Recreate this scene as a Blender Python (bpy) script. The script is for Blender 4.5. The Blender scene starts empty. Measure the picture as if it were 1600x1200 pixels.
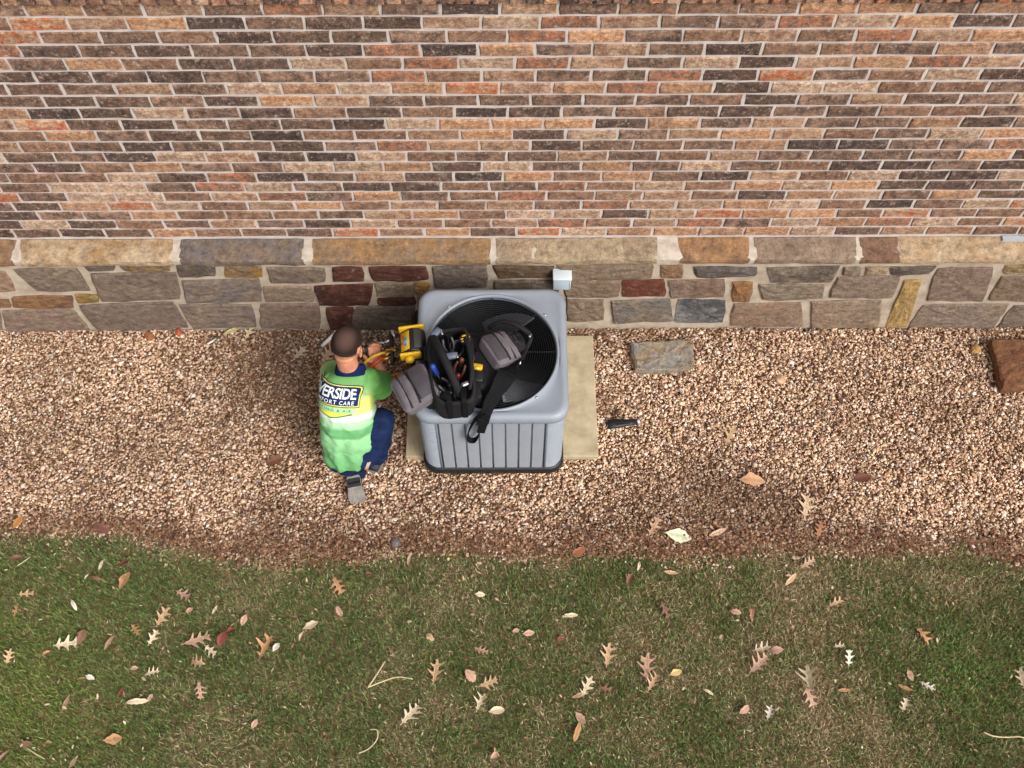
import bpy, bmesh, math, random
import numpy as np
from mathutils import Vector, Matrix, Euler
from mathutils.bvhtree import BVHTree

# ------------------------------------------------------------------ camera, sky, sun, exposure
SC = bpy.context.scene
COL = SC.collection
R = math.radians
TH, FPX, HC = R(28.5), 1663.0, 5.65          # tilt from straight down, focal length in photo pixels, camera height
ROLL = R(-0.18)

cam_d = bpy.data.cameras.new('camera')
cam_d.sensor_width = 36.0
cam_d.lens = 36.0 * FPX / 1600.0
cam_d.clip_start, cam_d.clip_end = 0.1, 500.0
cam = bpy.data.objects.new('camera', cam_d)
COL.objects.link(cam)
cam.location = (0, 0, HC)
cam.rotation_euler = (Matrix.Rotation(TH, 3, 'X') @ Matrix.Rotation(ROLL, 3, 'Z')).to_euler()
SC.camera = cam

SUN_EL, SUN_AZ = R(43), R(138)               # azimuth clockwise from +Y (the wall side)
world = bpy.data.worlds.new('World')
SC.world = world
world.use_nodes = True
wn, wl = world.node_tree.nodes, world.node_tree.links
wn.clear()
sky = wn.new('ShaderNodeTexSky')
sky.sky_type = 'NISHITA'
sky.sun_disc = False
sky.sun_elevation = SUN_EL
sky.sun_rotation = SUN_AZ
sky.air_density, sky.dust_density, sky.ozone_density = 1.0, 6.0, 1.0
hs = wn.new('ShaderNodeHueSaturation')
hs.inputs['Saturation'].default_value = 0.22   # thin overcast: the sky is nearly white
bg = wn.new('ShaderNodeBackground')
bg.inputs['Strength'].default_value = 0.142
wo = wn.new('ShaderNodeOutputWorld')
wl.new(sky.outputs[0], hs.inputs['Color'])
wl.new(hs.outputs[0], bg.inputs[0])
wl.new(bg.outputs[0], wo.inputs[0])

sun_d = bpy.data.lights.new('sun', 'SUN')
sun_d.energy = 1.3
sun_d.angle = R(20)
sun_d.color = (1.0, 0.955, 0.90)
sun = bpy.data.objects.new('sun', sun_d)
COL.objects.link(sun)
sdir = Vector((math.sin(SUN_AZ) * math.cos(SUN_EL), math.cos(SUN_AZ) * math.cos(SUN_EL), math.sin(SUN_EL)))
sun.rotation_euler = (-sdir).to_track_quat('-Z', 'Y').to_euler()
sun.location = sdir * 20

SC.view_settings.view_transform = 'Standard'
SC.view_settings.look = 'None'
SC.view_settings.exposure = 0.30
SC.view_settings.gamma = 1.0
SC.view_settings.use_curve_mapping = False
SC.cycles.use_denoising = True
SC.cycles.max_bounces = 6
SC.cycles.diffuse_bounces = 3

# ------------------------------------------------------------------ helpers
rnd = random.Random(11)
npr = np.random.default_rng(7)
_c, _s = math.cos(TH), math.sin(TH)
FWD, RGT, UPV = Vector((0, _s, -_c)), Vector((1, 0, 0)), Vector((0, _c, _s))

def ray(px, py):
    u, v = px - 800.0, py - 600.0
    cr, sr = math.cos(ROLL), math.sin(ROLL)
    u, v = u * cr + v * sr, -u * sr + v * cr
    return FWD * FPX + RGT * u - UPV * v

def P(px, py, z=0.0):                        # the point at height z that the photo shows at this pixel
    d = ray(px, py)
    t = (z - HC) / d.z
    return Vector((d.x * t, d.y * t, z))

def PW(px, py, y):                           # the point on the vertical plane Y = y
    d = ray(px, py)
    t = y / d.y
    return Vector((d.x * t, y, HC + d.z * t))

def C(r, g, b):
    f = lambda c: (c / 255.0) / 12.92 if c / 255.0 <= 0.04045 else ((c / 255.0 + 0.055) / 1.055) ** 2.4
    return (f(r), f(g), f(b), 1.0)

WLOC = {}
def link(o, parent=None, loc=(0, 0, 0)):
    COL.objects.link(o)
    loc = Vector(loc)
    WLOC[o.name] = loc
    if parent is not None:
        o.parent = parent
        o.location = loc - WLOC[parent.name]
    else:
        o.location = loc
    return o

def tag(o, label=None, cat=None, group=None, kind=None):
    if label: o['label'] = label
    if cat: o['category'] = cat
    if group: o['group'] = group
    if kind: o['kind'] = kind
    return o

def empty(name, loc, label=None, cat=None, group=None):
    o = bpy.data.objects.new(name, None)
    o.empty_display_size = 0.05
    link(o, None, loc)
    return tag(o, label, cat, group)

def mesh(name, verts, faces, mat, parent=None, smooth=False, origin=None, cols=None, cols2=None):
    """one mesh object from world-space vertices"""
    V = np.asarray([tuple(v) for v in verts], dtype=float)
    if origin is None:
        lo, hi = V.min(0), V.max(0)
        origin = Vector(((lo[0] + hi[0]) / 2, (lo[1] + hi[1]) / 2, lo[2]))
    W = V - np.array(tuple(origin))
    me = bpy.data.meshes.new(name)
    me.from_pydata(W.tolist(), [], faces)
    if smooth:
        me.polygons.foreach_set('use_smooth', [True] * len(me.polygons))
    for nm, cc in (('col', cols), ('col2', cols2)):
        if cc is not None:
            a = me.attributes.new(nm, 'FLOAT_COLOR', 'POINT')
            if isinstance(cc, tuple):
                cc = np.tile(np.array(cc, dtype=np.float32), (len(V), 1))
            a.data.foreach_set('color', np.asarray(cc, dtype=np.float32).ravel())
    me.materials.append(mat)
    me.update()
    o = bpy.data.objects.new(name, me)
    return link(o, parent, origin)

def from_bm(name, bm, mat, parent=None, smooth=True, origin=None):
    bmesh.ops.recalc_face_normals(bm, faces=bm.faces)
    vs = [v.co.copy() for v in bm.verts]
    bm.verts.index_update()
    fs = [[v.index for v in f.verts] for f in bm.faces]
    bm.free()
    return mesh(name, vs, fs, mat, parent, smooth, origin)

def from_np(name, V, tris, mat, parent=None, cols=None, smooth=False):
    me = bpy.data.meshes.new(name)
    n, m = len(V), len(tris)
    me.vertices.add(n)
    me.vertices.foreach_set('co', V.astype(np.float32).ravel())
    me.loops.add(m * 3)
    me.loops.foreach_set('vertex_index', tris.astype(np.int32).ravel())
    me.polygons.add(m)
    me.polygons.foreach_set('loop_start', np.arange(0, m * 3, 3, dtype=np.int32))
    if smooth:
        me.polygons.foreach_set('use_smooth', np.ones(m, dtype=bool))
    if cols is not None:
        a = me.attributes.new('col', 'FLOAT_COLOR', 'POINT')
        a.data.foreach_set('color', cols.astype(np.float32).ravel())
    me.materials.append(mat)
    me.update(calc_edges=True)
    o = bpy.data.objects.new(name, me)
    return link(o, parent)

def vnoise(x, y, seed=0):
    """smooth 2-D value noise in 0..1"""
    x = np.asarray(x, float); y = np.asarray(y, float)
    xi, yi = np.floor(x).astype(np.int64), np.floor(y).astype(np.int64)
    fx, fy = x - xi, y - yi
    fx, fy = fx * fx * (3 - 2 * fx), fy * fy * (3 - 2 * fy)
    def h(a, b):
        n = (a * 374761393 + b * 668265263 + seed * 974634777) & 0xffffffff
        n = ((n ^ (n >> 13)) * 1274126177) & 0xffffffff
        return ((n ^ (n >> 16)) & 0xffff) / 65535.0
    a = h(xi, yi) * (1 - fx) + h(xi + 1, yi) * fx
    b = h(xi, yi + 1) * (1 - fx) + h(xi + 1, yi + 1) * fx
    return a * (1 - fy) + b * fy

def fbm(x, y, seed=0, o=3):
    t, a, s = 0, 0.5, 0
    for k in range(o):
        t = t + a * vnoise(np.asarray(x) * 2 ** k, np.asarray(y) * 2 ** k, seed + k)
        s += a; a *= 0.5
    return t / s

# ---- materials
def nodes(name):
    m = bpy.data.materials.new(name)
    m.use_nodes = True
    nt = m.node_tree
    return m, nt.nodes, nt.links, nt.nodes['Principled BSDF']

def noise_node(n, l, vec, scale, detail=5, rough=0.6):
    t = n.new('ShaderNodeTexNoise')
    t.inputs['Scale'].default_value = scale
    t.inputs['Detail'].default_value = detail
    t.inputs['Roughness'].default_value = rough
    l.new(vec, t.inputs['Vector'])
    return t

def ramp(n, l, fac, stops):
    r = n.new('ShaderNodeValToRGB')
    e = r.color_ramp.elements
    e[0].position, e[0].color = stops[0]
    e[1].position, e[1].color = stops[-1]
    for p, c in stops[1:-1]:
        x = e.new(p); x.color = c
    l.new(fac, r.inputs[0])
    return r

def mixc(n, l, fac, a, b, mode='MIX'):
    m = n.new('ShaderNodeMix')
    m.data_type = 'RGBA'; m.blend_type = mode
    for inp, val in ((m.inputs[0], fac), (m.inputs[6], a), (m.inputs[7], b)):
        if isinstance(val, (int, float, tuple)):
            inp.default_value = val
        else:
            l.new(val, inp)
    return m.outputs[2]

G0 = (0, 0, 0, 1); G1 = (1, 1, 1, 1)
def plain(name, col, rough=0.6, metal=0.0, var=0.25, scale=30.0, bump=0.0, bscale=150.0, spec=0.5, col2=None, cov=(0.35, 0.7), coat=0.0):
    """procedural surface: a colour broken up by noise towards col2 (or a darker self), with fine relief"""
    m, n, l, b = nodes(name)
    geo = n.new('ShaderNodeNewGeometry')
    pos = geo.outputs['Position']
    t = noise_node(n, l, pos, scale)
    rp = ramp(n, l, t.outputs[0], [(cov[0], G0), (cov[1], G1)])
    if col2 is None:
        col2 = tuple(c * (1 - var) for c in col[:3]) + (1,)
    l.new(mixc(n, l, rp.outputs[0], col, col2), b.inputs['Base Color'])
    b.inputs['Roughness'].default_value = rough
    b.inputs['Metallic'].default_value = metal
    b.inputs['Specular IOR Level'].default_value = spec
    b.inputs['Coat Weight'].default_value = coat
    if bump:
        t2 = noise_node(n, l, pos, bscale, 4)
        bp = n.new('ShaderNodeBump')
        bp.inputs['Strength'].default_value = bump
        bp.inputs['Distance'].default_value = 0.004
        l.new(t2.outputs[0], bp.inputs['Height'])
        l.new(bp.outputs[0], b.inputs['Normal'])
    return m

def attr_mat(name, rough=0.85, grain=0.25, gscale=200.0, spec=0.3, bump=0.3, bscale=250.0, two=False, mscale=14.0, mcov=(0.42, 0.6), trans=0.0, pale=None, mottle=None, bdist=0.006):
    """colour from the mesh's own attribute(s), mottled by noise"""
    m, n, l, b = nodes(name)
    pos = n.new('ShaderNodeNewGeometry').outputs['Position']
    a = n.new('ShaderNodeAttribute'); a.attribute_name = 'col'
    c = a.outputs['Color']
    if two:
        a2 = n.new('ShaderNodeAttribute'); a2.attribute_name = 'col2'
        t = noise_node(n, l, pos, mscale, 7, 0.65)
        c = mixc(n, l, ramp(n, l, t.outputs[0], [(mcov[0], G0), (mcov[1], G1)]).outputs[0], c, a2.outputs['Color'])
    if pale is not None:
        t = noise_node(n, l, pos, pale[1], 8, 0.75)
        c = mixc(n, l, ramp(n, l, t.outputs[0], [(pale[2], G0), (pale[3], (pale[4],) * 3 + (1,))]).outputs[0], c, pale[0])
    if mottle is not None:                    # blotches: (scale, darkest, lightest, vector stretch)
        mp = n.new('ShaderNodeMapping'); mp.inputs['Scale'].default_value = mottle[3]
        l.new(pos, mp.inputs['Vector'])
        t = noise_node(n, l, mp.outputs[0], mottle[0], 9, 0.72)
        g = ramp(n, l, t.outputs[0], [(0.34, (mottle[1],) * 3 + (1,)), (0.5, (1, 1, 1, 1)), (0.68, (mottle[2], mottle[2] * .985, mottle[2] * .96, 1))])
        c = mixc(n, l, 1.0, c, g.outputs[0], 'MULTIPLY')
    if grain:
        t = noise_node(n, l, pos, gscale, 3, 0.7)
        lo = 1.0 - grain
        g = ramp(n, l, t.outputs[0], [(0.3, (lo, lo, lo, 1)), (0.7, (1 + grain * .6,) * 3 + (1,))])
        c = mixc(n, l, 1.0, c, g.outputs[0], 'MULTIPLY')
    l.new(c, b.inputs['Base Color'])
    b.inputs['Roughness'].default_value = rough
    b.inputs['Specular IOR Level'].default_value = spec
    if bump:
        t2 = noise_node(n, l, pos, bscale, 5, 0.7)
        bp = n.new('ShaderNodeBump')
        bp.inputs['Strength'].default_value = bump
        bp.inputs['Distance'].default_value = bdist
        l.new(t2.outputs[0], bp.inputs['Height'])
        l.new(bp.outputs[0], b.inputs['Normal'])
    return m

# ---- shapes (all in world space)
def rbox_bm(center, size, rot=None, bevel=0.01, seg=2, taper=None):
    bm = bmesh.new()
    bmesh.ops.create_cube(bm, size=1.0)
    for v in bm.verts:
        k = 1.0
        if taper is not None and v.co.z > 0: k = taper
        v.co = Vector((v.co.x * size[0] * k, v.co.y * size[1] * k, v.co.z * size[2]))
    if bevel > 0:
        bmesh.ops.bevel(bm, geom=bm.edges[:], offset=min(bevel, min(size) * 0.45), segments=seg, profile=0.5, affect='EDGES')
    M = Matrix.Translation(Vector(center)) @ (rot.to_4x4() if rot is not None else Matrix.Identity(4))
    bm.transform(M)
    return bm

def rbox(name, center, size, mat, parent=None, rot=None, bevel=0.01, seg=2, taper=None, smooth=True):
    return from_bm(name, rbox_bm(center, size, rot, bevel, seg, taper), mat, parent, smooth)

def frames(pts):
    pts = [Vector(p) for p in pts]
    T = []
    for i in range(len(pts)):
        a, b = pts[max(0, i - 1)], pts[min(len(pts) - 1, i + 1)]
        T.append((b - a).normalized())
    n = T[0].orthogonal().normalized()
    out = []
    for t in T:
        n = (n - t * n.dot(t)).normalized()
        out.append((t, n, t.cross(n)))
    return pts, out

def tube_vf(pts, radii, seg=10, up=None):
    """closed tapering tube; a radius may be (r_along_up, r_across)"""
    pts, fr = frames(pts)
    V, F = [], []
    for p, r, (t, n, b) in zip(pts, radii, fr):
        if up is not None:
            u = Vector(up); n = (u - t * u.dot(t)).normalized(); b = t.cross(n)
        ra, rb = r if isinstance(r, tuple) else (r, r)
        for k in range(seg):
            a = 2 * math.pi * k / seg
            V.append(p + n * (math.cos(a) * ra) + b * (math.sin(a) * rb))
    for i in range(len(pts) - 1):
        for k in range(seg):
            k2 = (k + 1) % seg
            F.append((i * seg + k, i * seg + k2, (i + 1) * seg + k2, (i + 1) * seg + k))
    F.append(tuple(range(seg - 1, -1, -1)))
    F.append(tuple((len(pts) - 1) * seg + k for k in range(seg)))
    return V, F

def tube(name, pts, radii, mat, parent=None, seg=10, up=None):
    if isinstance(radii, (int, float)): radii = [radii] * len(pts)
    V, F = tube_vf(pts, radii, seg, up)
    return mesh(name, V, F, mat, parent, True)

def smooth_path(pts, n=8):
    pts = [Vector(p) for p in pts]
    out = []
    for i in range(len(pts) - 1):
        p0, p1, p2, p3 = pts[max(0, i - 1)], pts[i], pts[i + 1], pts[min(len(pts) - 1, i + 2)]
        for k in range(n):
            t = k / n
            out.append(0.5 * ((2 * p1) + (p2 - p0) * t + (2 * p0 - 5 * p1 + 4 * p2 - p3) * t * t + (3 * p1 - p0 - 3 * p2 + p3) * t ** 3))
    out.append(pts[-1])
    return out

def ribbon(name, pts, widths, thick, mat, parent=None, across=None):
    """flat webbing with thickness; across = list of width directions or one"""
    pts = [Vector(p) for p in pts]
    V, F = [], []
    for i, p in enumerate(pts):
        t = (pts[min(i + 1, len(pts) - 1)] - pts[max(i - 1, 0)]).normalized()
        a = Vector(across[i] if isinstance(across, list) else across)
        a = (a - t * a.dot(t)).normalized()
        nn = t.cross(a)
        w = widths[i] if isinstance(widths, (list, tuple)) else widths
        for sa, sn in ((-1, -1), (1, -1), (1, 1), (-1, 1)):
            V.append(p + a * (sa * w / 2) + nn * (sn * thick / 2))
    for i in range(len(pts) - 1):
        for k in range(4):
            k2 = (k + 1) % 4
            F.append((i * 4 + k, i * 4 + k2, i * 4 + 4 + k2, i * 4 + 4 + k))
    F.append((3, 2, 1, 0)); e = (len(pts) - 1) * 4
    F.append((e, e + 1, e + 2, e + 3))
    return mesh(name, V, F, mat, parent, False)

def ellipsoid_vf(center, rad, rot=None, nu=20, nv=12):
    V, F = [], []
    M = rot if rot is not None else Matrix.Identity(3)
    c = Vector(center)
    for j in range(1, nv):
        ph = math.pi * j / nv
        for i in range(nu):
            a = 2 * math.pi * i / nu
            V.append(c + M @ Vector((rad[0] * math.sin(ph) * math.cos(a), rad[1] * math.sin(ph) * math.sin(a), rad[2] * math.cos(ph))))
    top, bot = len(V), len(V) + 1
    V += [c + M @ Vector((0, 0, rad[2])), c + M @ Vector((0, 0, -rad[2]))]
    for j in range(nv - 2):
        for i in range(nu):
            i2 = (i + 1) % nu
            F.append((j * nu + i, j * nu + nu + i, j * nu + nu + i2, j * nu + i2))
    for i in range(nu):
        i2 = (i + 1) % nu
        F.append((top, i, i2)); F.append((bot, (nv - 2) * nu + i2, (nv - 2) * nu + i))
    return V, F

def fuse(pieces, voxel, smooth_it=4, fac=0.5):
    """one continuous surface from overlapping closed pieces"""
    V, F = [], []
    for v, f in pieces:
        o = len(V)
        V += [tuple(x) for x in v]
        F += [tuple(i + o for i in q) for q in f]
    bm = bmesh.new()
    bv = [bm.verts.new(v) for v in V]
    for q in F:
        try: bm.faces.new([bv[i] for i in q])
        except ValueError: pass
    bmesh.ops.recalc_face_normals(bm, faces=bm.faces)
    me = bpy.data.meshes.new('tmp'); bm.to_mesh(me); bm.free()
    ob = bpy.data.objects.new('tmp', me); COL.objects.link(ob)
    md = ob.modifiers.new('r', 'REMESH'); md.mode = 'VOXEL'; md.voxel_size = voxel; md.use_smooth_shade = True
    if smooth_it:
        s = ob.modifiers.new('s', 'SMOOTH'); s.iterations = smooth_it; s.factor = fac
    dg = bpy.context.evaluated_depsgraph_get()
    res = bpy.data.meshes.new_from_object(ob.evaluated_get(dg))
    nv = len(res.vertices)
    co = np.empty(nv * 3); res.vertices.foreach_get('co', co)
    fs = [tuple(p.vertices) for p in res.polygons]
    bpy.data.objects.remove(ob); bpy.data.meshes.remove(me); bpy.data.meshes.remove(res)
    return co.reshape(-1, 3), fs
# ------------------------------------------------------------------ the setting: ground
YB, YS = 3.56, 3.456                         # planes of the brickwork and of the stone base
M_soil = plain('soil', C(118, 90, 68), 0.95, col2=C(150, 118, 92), scale=9, bump=0.8, bscale=120, spec=0.1)
M_far = plain('lawn_far', C(62, 74, 38), 0.95, col2=C(112, 102, 66), scale=2.2, bump=1.0, bscale=60, spec=0.1)
def sheet(name, x0, x1, y0, y1, z, mat):
    return mesh(name, [(x0, y0, z), (x1, y0, z), (x1, y1, z), (x0, y1, z)], [(0, 1, 2, 3)], mat, None, False, origin=Vector((0, 0, z)))
tag(sheet('ground', -150, 150, -150, 150, -0.030, M_far), 'grassy ground running on around the house', 'ground', kind='structure')
tag(sheet('soil_bed', -4.6, 4.6, -0.2, 3.7, -0.012, M_soil), 'dark brown soil under the gravel and the lawn', 'soil', kind='structure')

# ------------------------------------------------------------------ the house wall
wall = empty('house_wall', (0, 3.6, 0), 'mottled brown brick house wall on a base of grey and tan stone', 'wall')
M_mortar = plain('mortar', C(208, 198, 193), 0.95, col2=C(184, 172, 165), scale=14, bump=0.7, bscale=220, spec=0.1)
M_brick = attr_mat('brick', 0.9, grain=0.38, gscale=150, bump=0.7, bscale=170, two=True, mscale=22, mcov=(0.42, 0.56),
                   pale=(C(208, 180, 160), 44, 0.52, 0.68, 0.65), spec=0.15, mottle=(48, .45, 1.6, (1, 1, 1.2)))
M_mortar_base = plain('mortar_base', C(190, 176, 158), 0.95, col2=C(156, 141, 124), scale=12, bump=0.8, bscale=120, spec=0.1)
M_stone = attr_mat('stone', 0.88, grain=0.25, gscale=110, bump=1.0, bscale=42, two=True, mscale=8, mcov=(0.40, 0.62),
                   pale=(C(190, 172, 146), 20, 0.56, 0.76, 0.5), spec=0.2, mottle=(22, .55, 1.4, (1, 1, 1.7)), bdist=.014)
def box_vf(x0, x1, y0, y1, z0, z1):
    return ([(x0, y0, z0), (x1, y0, z0), (x1, y1, z0), (x0, y1, z0), (x0, y0, z1), (x1, y0, z1), (x1, y1, z1), (x0, y1, z1)],
            [(0, 3, 2, 1), (4, 5, 6, 7), (0, 1, 5, 4), (1, 2, 6, 5), (2, 3, 7, 6), (3, 0, 4, 7)])
v, f = box_vf(-5.2, 5.2, YB + 0.005, YB + 0.25, 0.70, 3.6)
mesh('mortar_bed', v, f, M_mortar, wall)
v, f = box_vf(-5.2, 5.2, YS + 0.004, YB + 0.24, -0.06, 0.716)
mesh('mortar_bed', v, f, M_mortar_base, wall)

BR = [  # colour, second colour, weight
    (C(152, 114, 94), C(118, 86, 70), 24), (C(134, 102, 86), C(96, 74, 64), 18), (C(108, 83, 73), C(80, 62, 56), 12),
    (C(178, 142, 118), C(142, 104, 84), 16), (C(184, 138, 108), C(150, 110, 88), 12), (C(174, 124, 96), C(188, 142, 110), 9),
    (C(90, 72, 66), C(72, 59, 55), 4), (C(160, 124, 106), C(188, 156, 132), 14), (C(182, 144, 118), C(178, 100, 68), 6),
    (C(156, 120, 102), C(98, 75, 66), 14), (C(170, 112, 86), C(124, 90, 75), 9)]
BW = [b[2] for b in BR]

def brick_vf(x0, x1, z0, z1, yf, yback, rg):
    """a rough-edged brick: irregular outline, rounded arris, body behind"""
    w, h = x1 - x0, z1 - z0
    out = []
    for t in (0.0, 0.33, 0.68, 1.0): out.append((x0 + w * t, z0))
    out.append((x1, z0 + h * .5))
    for t in (1.0, 0.67, 0.34, 0.0): out.append((x0 + w * t, z1))
    out.append((x0, z0 + h * .5))
    j = lambda s: rg.uniform(-s, s)
    out = [(x + j(.0034), z + j(.0032)) for x, z in out]
    cx, cz = (x0 + x1) / 2, (z0 + z1) / 2
    n = len(out)
    V = []
    for x, z in out:
        dx = 0.005 * (1 if x < cx else -1); dz = 0.005 * (1 if z < cz else -1)
        if abs(z - cz) < h * .2: dz = 0
        V.append((x + dx, yf + j(.0016), z + dz))
    V += [(x, yf + 0.0055, z) for x, z in out]
    V += [(x, yback, z) for x, z in out]
    F = [tuple(range(n))]
    for k in range(n):
        k2 = (k + 1) % n
        F.append((k, n + k, n + k2, k2)); F.append((n + k, 2 * n + k, 2 * n + k2, n + k2))
    return V, F

BD = [0, 1, 1, 0, 0, 0, 1, 0, 0, 1, 0]       # which of them are the dark ones
DARK = [(PW(a, b, YB).x, PW(a, b, YB).z, r_, w_) for a, b, r_, w_ in ((200, 130, .7, .9), (80, 180, .5, .7), (420, 210, .8, .8), (1420, 245, .8, 1.0), (1520, 275, .5, .9), (740, 270, .6, .6), (80, 345, .5, .9), (1220, 165, .5, .6), (480, 75, .5, .5), (1050, 90, .5, .5), (620, 330, .9, -.9), (1000, 310, 1.0, -.7), (1350, 60, .6, -.4), (60, 40, .5, -.5))]
CH, BL, JT = 0.0789, 0.2545, 0.0118
TOPZ = 2.396 + CH
rg = random.Random(5)
n_single = 0
sV, sF, sC, sC2 = [], [], [], []
for row in range(21):
    z1 = TOPZ - row * CH - JT / 2
    z0 = z1 - CH + JT
    off = (0.5 if row % 2 else 0.0) + rg.uniform(-.16, .16)
    x = -5.1 + off * BL
    tw = FPX * 1.0
    while x < 5.0:
        L = BL * rg.choice([1, 1, 1, 1, 1, 0.97, 1.03])
        # half-width of the picture on this course
        hw = 800.0 / (FPX / ((YB * _s + (HC - (z0 + z1) / 2) * _c)))
        zc = (z0 + z1) / 2
        dk = sum(w_ * math.exp(-((x - bx_) / rx_) ** 2 - ((zc - bz_) / .16) ** 2) for bx_, bz_, rx_, w_ in DARK) + .9 * float(fbm(x * 1.3 + 7, zc * 3.1 + 2, 44) - .5)
        wt = [w_ * (math.exp(2.2 * dk) if d_ else math.exp(-.7 * dk)) for w_, d_ in zip(BW, BD)]
        c, c2, _w = rg.choices(BR, wt)[0]
        k = rg.uniform(.86, 1.14)
        c, c2 = [(q[0] * .97, q[1] * 1.035, q[2] * 1.02) for q in (c, c2)]
        c = tuple(q * k for q in c[:3]) + (1.0,); c2 = tuple(q * k for q in c2[:3]) + (1.0,)
        V, F = brick_vf(x + JT / 2 + rg.uniform(-.001, .001), x + L - JT / 2, z0, z1, YB - 0.001 + rg.uniform(-.0025, .0025), YB + 0.05, rg)
        inframe = x + L > -hw and x < hw
        if inframe and row < 16 and n_single < 306:
            mesh('brick', V, F, M_brick, wall, False, None, c, c2)
            n_single += 1
        else:
            o = len(sV)
            sV += V; sF += [tuple(i + o for i in q) for q in F]
            sC += [c] * len(V); sC2 += [c2] * len(V)
        x += L
# courses above the picture
for row in range(12):
    z0 = TOPZ + 0.10 + row * CH; x = -5.1 + (row % 2) * .127
    while x < 5.0:
        c, c2, _w = rg.choices(BR, BW)[0]
        V, F = brick_vf(x + JT / 2, x + BL - JT / 2, z0, z0 + CH - JT, YB - 0.001, YB + 0.05, rg)
        o = len(sV); sV += V; sF += [tuple(i + o for i in q) for q in F]; sC += [c] * len(V); sC2 += [c2] * len(V)
        x += BL
o = mesh('brick_courses', sV, sF, M_brick, wall, False, None, np.array(sC), np.array(sC2))
tag(o, kind='stuff')
# projecting course of bricks on edge that just enters the top of the picture
x = -4.2
while x < 4.2:
    c, c2, _w = rg.choices(BR, BW)[0]
    V, F = brick_vf(x + .006, x + .0672, TOPZ + 0.002, TOPZ + .096, YB - 0.022 + rg.uniform(-.002, .002), YB + 0.05, rg)
    mesh('rowlock_brick', V, F, M_brick, wall, False, None, c, c2)
    x += .0734

# ---- the sloping stone ledge
GOLD, TAN, GRY, BRN, DRK, MAR, CRM, BLU = C(152, 120, 84), C(154, 133, 109), C(128, 114, 101), C(132, 102, 80), C(84, 74, 68), C(92, 56, 46), C(180, 158, 130), C(102, 100, 104)
def ledge_stone(px0, px1, col, col2, slant=0.0, seed=0):
    r = random.Random(seed)
    a = PW(px0, 392, 3.49).x + 0.0; b = PW(px1, 392, 3.49).x
    n = max(4, int((b - a) / 0.045))
    prof = [(3.575, .794), (3.556, .806), (3.50, .790), (3.452, .775), (3.434, .763), (3.431, .745), (3.434, .725), (3.452, .717), (3.50, .715)]
    V, F = [], []
    m = len(prof)
    ph = r.uniform(0, 50)
    for i in range(n + 1):
        t = i / n
        e = 0.006 if i in (0, n) else 0.0
        for k, (y, z) in enumerate(prof):
            xx = a + (b - a) * t + (slant * (0.5 - k / m) if t > .5 else 0) + ((fbm(k * .45 + ph, i + ph, 8) - .5) * .02 if i in (0, n) else 0)
            w = (fbm(xx * 9 + ph, k * .7 + ph, 3) - .5) * .018 if 0 < k < m - 1 else 0
            V.append((xx, y + w * .6 + e, z + w * .7 - e))
    for i in range(n):
        for k in range(m - 1):
            F.append((i * m + k, i * m + k + 1, (i + 1) * m + k + 1, (i + 1) * m + k))
    F.append(tuple(range(m - 1, -1, -1))); F.append(tuple(n * m + k for k in range(m)))
    return mesh('ledge_stone', V, F, M_stone, wall, False, None, col, col2)
LED = [(-330, -150, TAN, GRY), (-140, 17, BRN, GOLD), (31, 266, CRM, GOLD), (282, 472, C(122, 104, 88), C(106, 100, 100)),
       (489, 764, C(150, 116, 80), C(128, 108, 90)), (777, 834, TAN, C(150, 134, 112)), (837, 972, C(164, 146, 118), TAN),
       (975, 1024, TAN, C(150, 132, 108)), (1064, 1168, C(158, 120, 84), C(128, 100, 78)), (1182, 1335, C(146, 126, 108), C(132, 112, 96)),
       (1347, 1404, C(118, 90, 74), BRN), (1405, 1640, CRM, C(170, 140, 108)), (1650, 1800, TAN, GRY), (1810, 1950, GRY, BRN)]
for i, (a, b, c, c2) in enumerate(LED):
    ledge_stone(a - 2.5, b + 2.5, c, c2, 0.0, i)
prof = [(3.57, .795), (3.50, .783), (3.452, .768), (3.441, .755), (3.441, .727), (3.50, .712)]
V = [(x, y, z) for x in (-5.2, 5.2) for y, z in prof]
mesh('mortar_bed', V, [(k, k + 1, k + 7, k + 6) for k in range(5)], plain('ledge_mortar', C(196, 184, 170), .95, col2=C(160, 146, 132), scale=20, bump=.8, bscale=150, spec=.1), wall)
mesh('mortar_patch', *box_vf(PW(1563, 372, YB).x, PW(1604, 372, YB).x, YB - .03, YB - .004, .797, .815), plain('pale_mortar', C(176, 182, 188), .9, var=.15), wall)

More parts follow.
